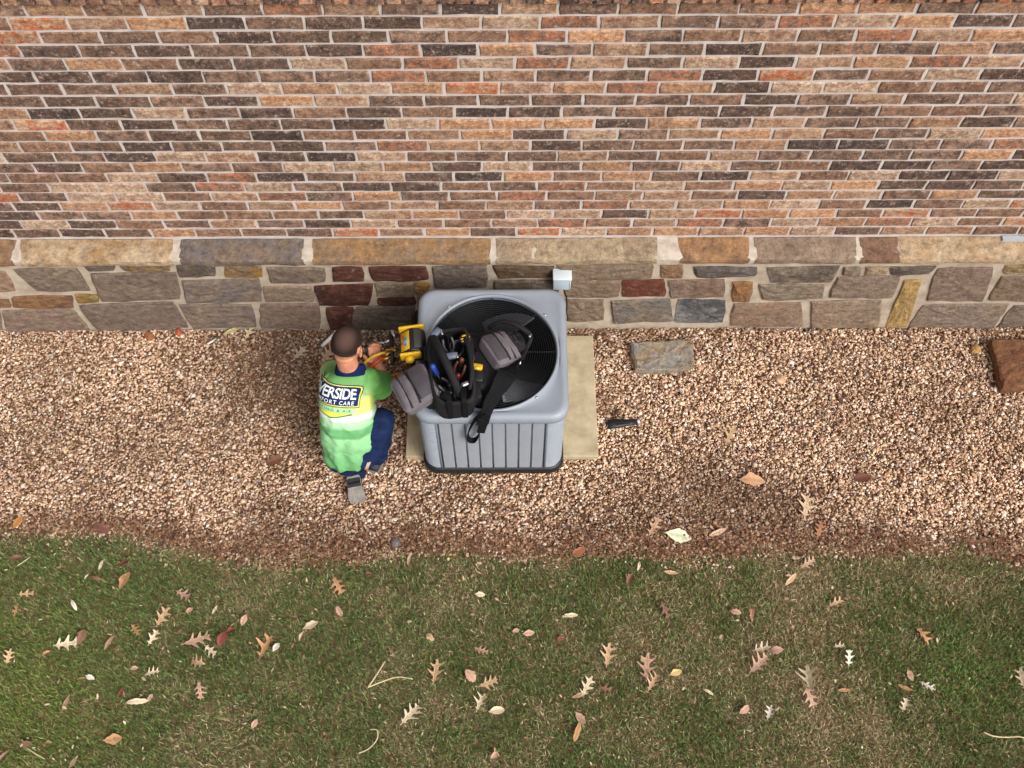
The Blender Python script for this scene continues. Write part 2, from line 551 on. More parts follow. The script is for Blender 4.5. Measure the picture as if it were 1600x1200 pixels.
# ---- base stones, each outlined as it lies in the wall
def stone(pts, col, col2, seed):
    r = random.Random(seed)
    q = [PW(x, y, YS) for x, y in pts]
    q = [Vector((p.x, 0, max(p.z, -0.05))) for p in q]
    cen = sum(q, Vector()) / len(q)
    out = []
    m = len(q)
    for i in range(m):
        a, b = q[i], q[(i + 1) % m]
        L = (b - a).length
        k = 4 if L > .12 else (3 if L > .05 else 2)
        for t in range(k):
            s = t / k
            p = a.lerp(b, s)
            if t == 0: p = p.lerp(cen, 0.025)
            p = p + (p - cen).normalized() * .004
            j = 0.0045
            out.append(p + Vector((r.uniform(-j, j), 0, r.uniform(-j, j))))
    n = len(out)
    dx = r.uniform(-.006, .006); pr = r.uniform(0.004, 0.012)
    V = [(p.x, YS + 0.03, p.z) for p in out]
    size = min(max(abs(p.x - cen.x) for p in out), max(abs(p.z - cen.z) for p in out))
    V += [(p.x, YS - 0.001, p.z) for p in out]
    f1 = max(0.8, 1 - 0.006 / max(size, .02)); f2 = 0.55
    for f_, d in ((f1, pr), (f2, pr + .004)):
        for p in out:
            w = p.lerp(cen, 1 - f_)
            V.append((w.x, YS - d - r.uniform(-.005, .005) + dx * (w.x - cen.x) * 4, w.z))
    V.append((cen.x, YS - pr - .005, cen.z))
    F = []
    for lay in range(3):
        for k in range(n):
            k2 = (k + 1) % n
            F.append((lay * n + k, lay * n + n + k, lay * n + n + k2, lay * n + k2))
    for k in range(n):
        F.append((3 * n + k, 4 * n, 3 * n + (k + 1) % n))
    F = [tuple(reversed(q_)) for q_ in F]
    return mesh('base_stone', V, F, M_stone, wall, False, None, col, col2)
g1, g2, g3 = C(132, 115, 99), C(114, 100, 88), C(150, 128, 108)
DM, GD = C(70, 42, 36), C(150, 112, 58)
z4 = lambda L: [(x * .35, 340 + y * .35) for x, y in L]
z5 = lambda L: [(520 + x * .35, 340 + y * .35) for x, y in L]
z6 = lambda L: [(1040 + x * .35, 340 + y * .35) for x, y in L]
ST = [
 (z4([(-190, 235), (25, 240), (70, 325), (-120, 330)]), g3, BRN), (z4([(55, 230), (345, 225), (405, 325), (170, 330)]), g1, g2),
 (z4([(370, 213), (515, 213), (505, 235), (400, 240)]), DRK, g2), (z4([(530, 214), (755, 212), (755, 236), (560, 240)]), C(126, 100, 70), g2),
 (z4([(400, 250), (790, 245), (805, 362), (455, 375)]), g2, g1), (z4([(785, 213), (962, 218), (960, 260), (800, 266)]), DRK, g2),
 (z4([(1003, 216), (1168, 220), (1168, 262), (1003, 264)]), GD, g2), (z4([(1190, 222), (1447, 226), (1452, 287), (1210, 290)]), g1, g2),
 (z4([(812, 283), (1160, 270), (1168, 372), (830, 377)]), g1, C(116, 106, 100)), (z4([(1178, 308), (1387, 308), (1402, 372), (1184, 377)]), g3, g1),
 (z4([(-160, 362), (40, 365), (46, 402), (-120, 398)]), C(128, 96, 66), BRN), (z4([(55, 352), (322, 348), (327, 402), (60, 403)]), C(140, 104, 70), C(112, 84, 66)),
 (z4([(335, 343), (432, 343), (442, 373), (350, 380)]), GD, C(128, 108, 64)), (z4([(-150, 412), (0, 412), (10, 512), (-120, 512)]), g1, g2),
 (z4([(8, 414), (320, 405), (402, 502), (34, 510)]), C(134, 112, 100), g1), (z4([(345, 390), (772, 376), (842, 492), (428, 497)]), C(122, 106, 96), g2),
 (z4([(795, 388), (1122, 388), (1147, 487), (860, 492)]), g1, C(118, 106, 100)), (z4([(1163, 385), (1428, 385), (1430, 494), (1163, 494)]), C(130, 108, 98), g1),
 (z4([(1400, 305), (1666, 296), (1646, 392), (1430, 392)]), DM, MAR), (z4([(1452, 402), (1578, 402), (1578, 497), (1475, 497)]), MAR, DM),
 (z4([(1484, 222), (1616, 222), (1626, 280), (1490, 283)]), MAR, DM),
 (z5([(162, 222), (412, 218), (427, 277), (178, 282)]), DM, MAR), (z5([(443, 220), (686, 213), (690, 308), (458, 312)]), C(98, 88, 82), g2),
 (z5([(188, 290), (357, 290), (362, 347), (200, 352)]), C(118, 100, 84), g1), (z5([(364, 290), (432, 290), (427, 337), (370, 342)]), GD, BRN),
 (z5([(198, 360), (368, 355), (368, 387), (204, 392)]), MAR, DM), (z5([(104, 400), (367, 392), (357, 494), (70, 500)]), g2, C(96, 84, 76)),
 (z5([(0, 400), (88, 402), (62, 500), (0, 500)]), MAR, DM), (z5([(378, 330), (690, 325), (690, 400), (378, 400)]), g2, g1),
 (z5([(378, 408), (690, 408), (690, 490), (378, 490)]), g1, g2), (z5([(712, 213), (985, 218), (985, 264), (738, 267)]), C(104, 80, 58), C(92, 76, 62)),
 (z5([(722, 282), (990, 280), (990, 372), (728, 372)]), C(90, 80, 66), g2), (z5([(700, 382), (1030, 382), (1030, 476), (700, 480)]), g1, g2),
 (z5([(998, 212), (1427, 208), (1427, 270), (1000, 274)]), C(124, 102, 84), g1), (z5([(1030, 284), (1287, 279), (1277, 352), (1040, 357)]), C(128, 108, 90), g1),
 (z5([(1290, 281), (1480, 277), (1486, 347), (1294, 352)]), C(112, 66, 50), C(98, 58, 46)), (z5([(1043, 368), (1207, 367), (1207, 457), (1048, 462)]), C(118, 98, 82), g1),
 (z5([(1244, 371), (1502, 364), (1522, 461), (1254, 467)]), g1, C(112, 106, 100)), (z5([(1468, 213), (1562, 213), (1557, 267), (1468, 267)]), C(140, 108, 84), BRN),
 (z6([(14, 282), (262, 278), (260, 354), (24, 358)]), C(122, 98, 84), g1), (z6([(122, 218), (407, 223), (402, 262), (138, 267)]), DRK, C(104, 98, 92)),
 (z6([(452, 222), (778, 217), (737, 288), (472, 293)]), C(96, 86, 76), C(140, 126, 108)), (z6([(300, 288), (392, 288), (377, 376), (300, 374)]), C(138, 100, 62), BRN),
 (z6([(412, 299), (707, 299), (697, 362), (432, 367)]), C(126, 116, 98), g1), (z6([(58, 364), (267, 369), (257, 467), (43, 470)]), C(78, 78, 80), C(132, 130, 128)),
 (z6([(303, 384), (602, 381), (617, 484), (284, 484)]), C(142, 116, 96), g1), (z6([(648, 374), (962, 367), (952, 487), (648, 489)]), g3, g1),
 (z6([(768, 264), (1047, 261), (1015, 357), (728, 357)]), C(132, 112, 98), g1), (z6([(798, 222), (872, 222), (867, 253), (788, 253)]), g2, g1),
 (z6([(900, 220), (995, 219), (990, 252), (893, 256)]), g3, TAN), (z6([(1003, 221), (1208, 218), (1172, 251), (1008, 256)]), DRK, g2),
 (z6([(1064, 279), (1143, 279), (1076, 486), (984, 489)]), C(176, 146, 92), C(156, 128, 84)), (z6([(1213, 227), (1467, 223), (1417, 372), (1163, 370)]), C(128, 106, 94), g1),
 (z6([(1148, 389), (1532, 387), (1460, 492), (1083, 492)]), g1, C(134, 118, 108)), (z6([(1500, 263), (1780, 263), (1760, 378), (1440, 368)]), C(124, 104, 86), g1),
 (z6([(1518, 213), (1800, 213), (1790, 252), (1508, 249)]), C(150, 128, 90), g1), (z6([(1555, 394), (1800, 390), (1760, 492), (1480, 492)]), g1, g2)]
for i, (pts, c, c2) in enumerate(ST):
    stone(pts, c, c2, 100 + i)
for sx in (-1, 1):                           # a few more either side of the picture
    x = 1690 if sx > 0 else -70
    for k in range(5):
        for (ya, yb) in ((416, 436), (440, 470), (474, 512)):
            w = rnd.uniform(70, 120)
            stone([(x, ya), (x + 88 * sx, ya), (x + 88 * sx, yb), (x, yb)] if sx > 0 else [(x - 88, ya), (x, ya), (x, yb), (x - 88, yb)],
                  rnd.choice([g1, g2, g3, BRN]), rnd.choice([g1, g2, BRN]), int(x) + k + ya)
        x += 94 * sx

# ------------------------------------------------------------------ gravel, litter, grass
EDGE = [(-400, 835), (0, 828), (200, 830), (330, 860), (450, 880), (560, 870), (640, 853), (800, 868), (950, 860), (1100, 866), (1200, 856), (1380, 862), (1500, 848), (1560, 866), (1600, 880), (2000, 870)]
_ex = np.array([P(a, b).x for a, b in EDGE]); _ey = np.array([P(a, b).y for a, b in EDGE])
def y_edge(x): return np.interp(x, _ex, _ey)

ico = bmesh.new(); bmesh.ops.create_icosphere(ico, subdivisions=1, radius=1.0)
ico.verts.index_update()
IV = np.array([v.co[:] for v in ico.verts]); IF = np.array([[v.index for v in f.verts] for f in ico.faces]); ico.free()

def blob_px(x, y, lst):
    """sum of soft spots given at photo pixels (px, py, radius in metres, weight)"""
    t = np.zeros_like(x)
    for a, b, r, w in lst:
        p = P(a, b)
        t += w * np.exp(-((x - p.x) ** 2 + (y - p.y) ** 2) / (r * r))
    return t

LITTER = [(430, 545, .22, .9), (480, 600, .16, .8), (470, 520, .2, .9), (380, 640, .2, .5), (560, 530, .25, 1.0), (620, 600, .25, .9), (350, 540, .25, .5), (410, 590, .2, .6), (470, 650, .15, .6), (610, 700, .15, .6), (940, 640, .1, .5), (1120, 770, .25, .6), (1000, 790, .2, .5), (1450, 640, .2, .3), (200, 700, .25, .3), (60, 680, .2, .3), (1330, 560, .15, .3), (930, 515, .15, .8), (1010, 510, .1, .6),
          (420, 820, .18, .9), (520, 850, .2, .9), (650, 840, .2, .8), (900, 840, .2, .9), (1000, 830, .2, .9), (1120, 820, .2, 1.0), (1250, 820, .2, .8), (1370, 840, .15, .6),
          (1080, 730, .15, .35), (720, 770, .2, .3), (250, 830, .15, .5), (130, 820, .15, .5), (1560, 850, .15, .6), (780, 800, .2, .4), (1180, 780, .2, .5), (460, 700, .2, .5), (100, 540, .2, .3), (1300, 640, .2, .25)]

OV = np.array([(1, 0, 0), (-1, 0, 0), (0, 1, 0), (0, -1, 0), (0, 0, 1), (0, 0, -1)], float)
OF = np.array([(0, 2, 4), (2, 1, 4), (1, 3, 4), (3, 0, 4), (2, 0, 5), (1, 2, 5), (3, 1, 5), (0, 3, 5)])
def pebbles(N, mean, BV, BF, zlo, zhi, grow):
    """crushed stones: position, size, tumble and colour of each, as one vertex and face block"""
    x = npr.uniform(-3.75, 3.75, N); y = npr.uniform(1.9, 3.455, N)
    e = y_edge(x) + (fbm(x * 5, y * 5, 21) - .5) * .14
    lit = blob_px(x, y, LITTER)
    near = np.exp(-((y - e) / .07) ** 2)
    keep = (y > e - npr.exponential(.03, N)) & (npr.random(N) > np.clip(lit, 0, 1) * .30 + .30 * near * fbm(x * 4, y * 3, 9))
    keep &= ~((x > -.50) & (x < .40) & (y > 2.56) & (y < 3.25))
    x, y, lit, near = x[keep], y[keep], lit[keep], near[keep]; N = len(x); nb = len(BV)
    a = np.clip(np.exp(npr.normal(math.log(mean), .32, N)), .003, .020)
    sc = np.stack([a, a * npr.uniform(.55, .9, N), a * npr.uniform(.40, .7, N)], 1) * grow
    yaw = npr.uniform(0, 2 * math.pi, N); tx = npr.normal(0, .45, N)
    V = BV[None] * (1 + npr.uniform(-.2, .2, (N, nb, 1))) * sc[:, None, :]
    cx, sx_ = np.cos(tx)[:, None], np.sin(tx)[:, None]
    vy = V[..., 1] * cx - V[..., 2] * sx_; vz = V[..., 1] * sx_ + V[..., 2] * cx
    cy, sy = np.cos(yaw)[:, None], np.sin(yaw)[:, None]
    wx = V[..., 0] * cy - vy * sy + x[:, None]; wy = V[..., 0] * sy + vy * cy + y[:, None]
    wy = np.minimum(wy, YS - .004)
    base = npr.uniform(zlo, zhi, N) + (fbm(x * 3, y * 3, 4) - .5) * .02
    VV = np.stack([wx, wy, vz + base[:, None]], 2).reshape(-1, 3)
    T = (BF[None] + (np.arange(N) * nb)[:, None, None]).reshape(-1, 3)
    pal = np.array([C(224, 195, 168), C(206, 173, 142), C(182, 146, 116), C(154, 118, 92), C(120, 88, 69), C(238, 220, 204), C(172, 157, 149), C(212, 182, 146), C(204, 160, 140), C(92, 66, 53)])
    w = np.array([23, 22, 18, 12, 8, 9, 3, 8, 6, 4.0]); w /= w.sum()
    cc = pal[npr.choice(len(pal), N, p=w)] * npr.uniform(.88, 1.12, (N, 1))
    tone = .80 + .52 * fbm(x * 2.2, y * 2.6, 55, 4)[:, None]
    cc = cc * tone * (1 - .40 * np.clip(lit + .7 * near * np.clip(fbm(x * 4, y * 3, 9) * 2 - .5, 0, 1), 0, 1))[:, None]
    cc[:, 3] = 1
    return VV, T, np.repeat(cc, nb, 0)
def gravel():
    A = pebbles(56000, .0082, IV, IF, -.002, .014, 1.0)
    B = pebbles(92000, .0064, OV, OF, -.006, .012, 1.25)
    return from_np('gravel', np.concatenate([A[0], B[0]]), np.concatenate([A[1], B[1] + len(A[0])]), M_gravel, None, np.concatenate([A[2], B[2]]))
M_gravel = attr_mat('gravel', .85, grain=.18, gscale=260, bump=.25, bscale=300, spec=.25)
tag(gravel(), 'bed of small tan and pink crushed gravel along the wall', 'gravel', kind='stuff')

def litter():
    """dry leaf crumbs, bark flakes and pine needles lying in the gravel"""
    N = 42000
    x = npr.uniform(-3.6, 3.6, N); y = npr.uniform(1.95, 3.44, N)
    k_ = N // 3; y[:k_] = y_edge(x[:k_]) + npr.normal(.03, .06, k_)
    e = y_edge(x)
    lit = blob_px(x, y, LITTER) + 1.9 * np.exp(-((y - e - .03) / .07) ** 2) * np.clip(fbm(x * 4, y * 3, 9) * 2 - .62, .08, 1) + .05 + .5 * np.exp(-((3.45 - y) / .05) ** 2)
    keep = (npr.random(N) < lit * .8) & (y > e - .05) & ~((x > -.62) & (x < .44) & (y > 2.42) & (y < 3.33))
    x, y = x[keep], y[keep]; N = len(x)
    L = np.clip(npr.normal(.014, .006, N), .005, .034); W = L * npr.uniform(.3, .8, N)
    needle = npr.random(N) < .33
    L = np.where(needle, npr.uniform(.03, .09, N), L); W = np.where(needle, .0018, W)
    yaw = npr.uniform(0, 6.28, N); z = npr.uniform(.010, .026, N)
    loc = np.array([(-1, 0, .0), (-.3, .5, .35), (-.3, -.5, .25), (.4, .45, .3), (.4, -.45, .4), (1, 0, .05)])
    lx = loc[None, :, 0] * L[:, None] * .5 * 1.0; ly = loc[None, :, 1] * W[:, None]; lz = loc[None, :, 2] * (W * npr.uniform(-.6, 1.0, N))[:, None]
    tilt = npr.normal(0, .25, N)[:, None]
    lz = lz + lx * np.sin(tilt)
    cy, sy = np.cos(yaw)[:, None], np.sin(yaw)[:, None]
    V = np.stack([lx * cy - ly * sy + x[:, None], np.minimum(lx * sy + ly * cy + y[:, None], YS - .015), lz + z[:, None]], 2).reshape(-1, 3)
    tr = np.array([(0, 2, 1), (1, 2, 4), (1, 4, 3), (3, 4, 5)])
    T = (tr[None] + (np.arange(N) * 6)[:, None, None]).reshape(-1, 3)
    pal = np.array([C(126, 90, 68), C(104, 72, 56), C(150, 114, 88), C(182, 148, 118), C(84, 60, 48), C(140, 96, 72)])
    cc = pal[npr.choice(6, N)] * npr.uniform(.8, 1.15, (N, 1)); cc[:, 3] = 1
    return from_np('leaf_litter', V, T, M_litter, None, np.repeat(cc, 6, 0))
M_litter = attr_mat('leaf_litter', .9, grain=.2, gscale=200, bump=0, spec=.15)
tag(litter(), 'brown leaf crumbs and pine needles mixed into the gravel', 'leaf litter', kind='stuff')

DRY = [(1250, 1000, .38, .8), (1060, 985, .3, .7), (1335, 900, .25, .6), (1480, 920, .22, .65), (960, 1165, .28, .6), (1290, 1130, .35, .75), (1170, 1160, .2, .45), (640, 930, .2, .55), (650, 1160, .22, .5),
       (260, 870, .2, .45), (370, 930, .22, .4), (700, 975, .2, .45), (905, 960, .2, .35), (1060, 1090, .2, .5), (1390, 1190, .25, .5), (1560, 930, .2, .5), (560, 1080, .2, .3), (330, 1130, .25, .35), (430, 895, .2, .5), (1160, 890, .2, .35), (780, 1080, .25, .3), (1230, 900, .2, .4),
       (1540, 1060, .25, -.6), (1110, 1090, .12, -.3), (860, 905, .15, -.3), (60, 1080, .35, -.4), (180, 960, .35, -.3)]
def grass():
    N = 310000
    x = npr.uniform(-3.3, 3.3, N); y = npr.uniform(.55, 2.25, N)
    e = y_edge(x) + (fbm(x * 8, y * 8, 31) - .5) * .20
    dry = .08 + .55 * blob_px(x, y, DRY) + (fbm(x * 7, y * 7, 12) - .5) * 1.1 + .45 * np.exp(-((y - e) / .07) ** 2)
    dry = np.clip(dry, .03, .93)
    thin = fbm(x * 9, y * 9, 77)
    keep = (y < e + npr.normal(0, .028, N)) & (npr.random(N) < np.clip(1.25 - .55 * dry * (thin + .3) - .3 * (e - y < .05), .3, 1))
    x, y, dry = x[keep], y[keep], dry[keep]; N = len(x)
    isdry = npr.random(N) < dry
    h = npr.uniform(.022, .050, N) * (1 - .25 * dry); w = npr.uniform(.0011, .0021, N)
    yaw = npr.uniform(0, 6.28, N); lean = np.abs(npr.normal(.5, .33, N)) + isdry * npr.uniform(.1, .6, N)
    lean = np.clip(lean, .05, 1.35)
    dx, dy = np.cos(yaw), np.sin(yaw); px_, py_ = -dy, dx
    m1 = h * .55
    ax, az = np.sin(lean * .7) * m1, np.cos(lean * .7) * m1
    tx_, tz = ax + np.sin(np.minimum(lean * 1.5, 1.6)) * h * .45, az + np.cos(np.minimum(lean * 1.5, 1.6)) * h * .45
    z0 = -.010
    V = np.empty((N, 5, 3))
    for k, (ox, oz, s) in enumerate(((0, 0, -1), (0, 0, 1), (ax, az, -.85), (ax, az, .85), (tx_, tz, 0))):
        V[:, k, 0] = x + dx * ox + px_ * w * s
        V[:, k, 1] = y + dy * ox + py_ * w * s
        V[:, k, 2] = z0 + oz
    tr = np.array([(0, 1, 3), (0, 3, 2), (2, 3, 4)])
    T = (tr[None] + (np.arange(N) * 5)[:, None, None]).reshape(-1, 3)
    gp = np.array([C(96, 116, 60), C(80, 100, 52), C(108, 126, 68), C(124, 136, 82), C(72, 90, 49)])
    dp = np.array([C(166, 150, 112), C(146, 127, 94), C(126, 106, 78), C(186, 170, 134), C(120, 112, 74)])
    g = gp[npr.choice(5, N)]; d = dp[npr.choice(5, N)]
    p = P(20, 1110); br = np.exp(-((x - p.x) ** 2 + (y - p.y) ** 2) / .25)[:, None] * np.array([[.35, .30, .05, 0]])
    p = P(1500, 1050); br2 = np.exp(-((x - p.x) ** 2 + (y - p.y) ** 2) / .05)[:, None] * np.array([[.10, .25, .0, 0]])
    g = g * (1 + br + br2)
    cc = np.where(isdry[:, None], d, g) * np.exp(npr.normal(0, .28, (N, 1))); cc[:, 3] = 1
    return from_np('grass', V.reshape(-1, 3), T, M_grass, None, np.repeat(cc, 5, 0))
M_grass = attr_mat('grass', .75, grain=0, bump=0, spec=.25)
tag(grass(), 'short green lawn with straw-coloured dry patches', 'grass', kind='stuff')

def lawn_crumbs():
    """crumbs of dry leaf caught between the blades"""
    N = 3000
    x = npr.uniform(-3.1, 3.1, N); y = npr.uniform(.6, 2.15, N)
    k = (y < y_edge(x) + .02) & (npr.random(N) < .25 + fbm(x * 3, y * 3, 91))
    x, y = x[k], y[k]; N = len(x)
    L = np.clip(np.exp(npr.normal(math.log(.009), .5, N)), .004, .028); W = L * npr.uniform(.2, .6, N)
    loc = np.array([(-1, 0, .0), (-.3, .5, .35), (-.3, -.5, .25), (.4, .45, .3), (.4, -.45, .4), (1, 0, .05)])
    yaw = npr.uniform(0, 6.28, N); cy, sy = np.cos(yaw)[:, None], np.sin(yaw)[:, None]
    lx = loc[None, :, 0] * L[:, None] * .6; ly = loc[None, :, 1] * W[:, None]
    lz = loc[None, :, 2] * (W * npr.uniform(-.5, 1.2, N))[:, None] + lx * np.sin(npr.normal(0, .3, N))[:, None] + npr.uniform(.016, .032, N)[:, None]
    V = np.stack([lx * cy - ly * sy + x[:, None], lx * sy + ly * cy + y[:, None], lz], 2).reshape(-1, 3)
    tr = np.array([(0, 2, 1), (1, 2, 4), (1, 4, 3), (3, 4, 5)])
    T = (tr[None] + (np.arange(N) * 6)[:, None, None]).reshape(-1, 3)
    pal = np.array([C(196, 170, 136), C(214, 196, 164), C(176, 136, 112), C(140, 104, 82), C(190, 150, 126), C(164, 148, 108)])
    cc = pal[npr.choice(6, N)] * npr.uniform(.75, 1.1, (N, 1)); cc[:, 3] = 1
    return from_np('leaf_crumbs', V, T, M_litter, None, np.repeat(cc, 6, 0))
tag(lawn_crumbs(), 'tan crumbs of dry leaf scattered through the lawn', 'leaf litter', kind='stuff')
# ------------------------------------------------------------------ concrete pad and loose stones
M_conc = plain('concrete', C(190, 175, 144), .92, col2=C(160, 145, 117), scale=11, bump=.5, bscale=180, spec=.2)
pl, pr_ = P(637, 640, .05).x, P(932, 640, .05).x
pyb, pyf = P(910, 524, .05).y, P(910, 713, .05).y
pad = rbox('concrete_pad', ((pl + pr_) / 2, (pyb + pyf) / 2, .005), (pr_ - pl, pyb - pyf, .09), M_conc, None, None, .006, 2, smooth=False)
tag(pad, 'pale weathered concrete slab under the air conditioner', 'concrete pad')

def rough_block(name, corners, z0, z1, col, col2, label, seed, tilt=0.0, taper=.93):
    """a broken stone slab from the outline of its top face"""
    r = random.Random(seed)
    out = []
    m = len(corners)
    top = [P(a, b, z1) for a, b in corners]
    cen = sum(top, Vector()) / m
    for i in range(m):
        a, b = top[i], top[(i + 1) % m]
        k = max(2, int((b - a).length / .035))
        for t in range(k):
            q = a.lerp(b, t / k)
            if t == 0: q = q.lerp(cen, .02)
            out.append(q + Vector((r.uniform(-.005, .005), r.uniform(-.005, .005), 0)))
    n = len(out)
    V = []
    for p in out: V.append((p.x, p.y, z0))
    for p in out: V.append(tuple(p + (p - cen) * .025 + Vector((0, 0, (z0 - z1) * .45 + r.uniform(-.006, .006)))))
    for p in out: V.append(tuple(p + Vector((0, 0, -.008 + tilt * (p.x - cen.x)))))
    for f_ in (.93, .55):
        for p in out:
            w = cen.lerp(p, f_); V.append((w.x, w.y, z1 + r.uniform(-.004, .004) + tilt * (w.x - cen.x)))
    V.append(tuple(cen + Vector((0, 0, .003))))
    F = []
    for lay in range(4):
        for k in range(n):
            k2 = (k + 1) % n
            F.append((lay * n + k, lay * n + k2, lay * n + n + k2, lay * n + n + k))
    for k in range(n): F.append((4 * n + k, 4 * n + (k + 1) % n, 5 * n))
    F.append(tuple(range(n - 1, -1, -1)))
    return tag(mesh(name, V, F, M_stone, None, False, None, col, col2), label, 'stone')
rough_block('stone_block', [(985, 534), (1082, 529), (1086, 570), (1040, 578), (993, 577)], -.01, .065, C(142, 139, 133), C(148, 126, 100),
            'grey and tan broken stone block lying on the gravel right of the pad', 1)
rough_block('stone_block', [(1549, 529), (1650, 527), (1655, 602), (1568, 606)], -.01, .08, C(126, 88, 62), C(112, 72, 52),
            'rusty brown stone slab cut off by the right edge of the picture', 2)
def nub(name, px, py, r3, col, col2, label, seed, mat=None, cat='stone'):
    r = random.Random(seed); p = P(px, py, .015)
    V, F = ellipsoid_vf(p, r3, Matrix.Rotation(r.uniform(0, 3), 3, 'Z'), 10, 7)
    V = [v_ + (v_ - p) * r.uniform(-.12, .12) for v_ in V]
    return tag(mesh(name, V, F, mat or M_stone, None, False, None, col, col2), label, cat)
nub('pebble', 1524, 546, (.036, .032, .025), C(186, 150, 100), C(168, 128, 82), 'rounded yellow-tan stone beside the rusty brown slab', 3)
nub('pebble', 1220, 593, (.034, .03, .02), C(206, 150, 104), C(216, 186, 156), 'orange and cream stone chunk out in the gravel', 4)
nub('pebble', 279, 519, (.032, .02, .016), C(186, 92, 68), C(170, 84, 62), 'small red brick chip at the foot of the wall', 5)
nub('pebble', 233, 525, (.032, .03, .018), C(164, 112, 72), C(150, 96, 62), 'rusty orange stone at the foot of the wall left of the brick chip', 6)
nub('pebble', 618, 848, (.035, .03, .02), C(120, 106, 104), C(110, 98, 96), 'grey stone half sunk at the lawn edge below the shoe', 7)

# ------------------------------------------------------------------ air conditioner
ACX, ACY, ACH = -.1075, 2.855, .404
ZT = .76
M_ac = plain('ac_paint', C(142, 149, 159), .42, var=.12, scale=5, bump=.06, bscale=500, spec=.5)
M_ac2 = plain('ac_panel', C(154, 160, 169), .45, var=.10, scale=6, bump=.05, bscale=400, spec=.5)
M_acdk = plain('ac_core', C(70, 75, 86), .6, var=.2, scale=20)
M_acmid = plain('ac_groove', C(116, 122, 133), .55, var=.15, scale=20)
M_blk = plain('black_plastic', C(24, 25, 28), .5, var=.3, scale=25, bump=.1)
M_wire = plain('coated_wire', C(22, 24, 29), .45, var=.2, scale=30)
M_blade = plain('fan_blade', C(96, 98, 106), .5, var=.2, scale=14)
ac = empty('air_conditioner', (ACX, ACY, .05), 'grey outdoor air conditioner with a round black fan grille on top', 'air conditioner')

def rsq(ang, half, rad):
    """radius of a rounded square in direction ang"""
    c, s = abs(math.cos(ang)), abs(math.sin(ang))
    a = half / max(c, s)
    x, y = a * c, a * s
    k = half - rad
    if x > k and y > k:                       # corner arc: solve |t*(c,s) - (k,k)| = rad
        b = k * (c + s)
        return b + math.sqrt(max(b * b - 2 * k * k + rad * rad, 0))
    return a
NA = 128
ANG = [2 * math.pi * i / NA + .0001 for i in range(NA)]
def loft(name, rings, mat, parent, close_top=False, close_bot=False):
    """rings: list of functions angle -> (radius, z)"""
    V, F = [], []
    for fn in rings:
        for a in ANG:
            r, z = fn(a)
            V.append((ACX + r * math.cos(a), ACY + r * math.sin(a), z))
    for j in range(len(rings) - 1):
        for i in range(NA):
            i2 = (i + 1) % NA
            F.append((j * NA + i, j * NA + i2, (j + 1) * NA + i2, (j + 1) * NA + i))
    if close_bot: F.append(tuple(range(NA - 1, -1, -1)))
    if close_top: F.append(tuple((len(rings) - 1) * NA + i for i in range(NA)))
    return mesh(name, V, F, mat, parent, True)
RF = .349
S = lambda h, r, z: (lambda a: (rsq(a, h, r), z))
K = lambda r, z: (lambda a: (r, z))
loft('top_cover', [S(ACH - .012, .085, .690), S(ACH - .002, .09, .700), S(ACH, .09, .718), S(ACH - .001, .09, .738), S(ACH - .008, .087, .752), S(ACH - .022, .08, .7605),
                   S(ACH - .036, .075, .7615), S(ACH - .046, .07, .7585), lambda a: (rsq(a, ACH - .05, .07) * .45 + (RF + .02) * .55, .757),
                   K(RF + .013, .758), K(RF + .008, .764), K(RF + .002, .765), K(RF - .003, .758), K(RF - .006, .735)], M_ac, ac)
loft('fan_well', [K(RF - .003, .745), K(RF - .010, .72), K(RF - .02, .60), K(RF - .02, .33), K(.05, .32)], M_blk, ac)
loft('coil_core', [S(ACH - .034, .07, .09), S(ACH - .034, .07, .695)], M_acdk, ac)
loft('base_pan', [S(ACH - .012, .08, .050), S(ACH - .004, .085, .056), S(ACH - .004, .085, .100), S(ACH - .014, .08, .112), S(ACH - .05, .06, .114)], M_blk, ac, False, True)
# wrap-round louvres at the four corners: too fine to pick apart, one part
lv, lf = [], []
nl = 32
for k in range(nl):
    z = .118 + k * (.575 / nl)
    for q in range(4):
        a0 = q * math.pi / 2
        for i in range(13):
            a = a0 + R(37.5 + 15 * i / 12)
            r = rsq(a, ACH - .016, .085)
            for rr, zz in ((r - .018, z + .0085), (r, z + .0035), (r + .001, z), (r - .016, z + .005)):
                lv.append((ACX + rr * math.cos(a), ACY + rr * math.sin(a), zz))
        b = len(lv) - 52
        for i in range(12):
            for s in range(4):
                s2 = (s + 1) % 4
                lf.append((b + i * 4 + s, b + i * 4 + s2, b + i * 4 + 4 + s2, b + i * 4 + 4 + s))
tag(mesh('corner_louvre', lv, lf, M_ac2, ac), kind='stuff')
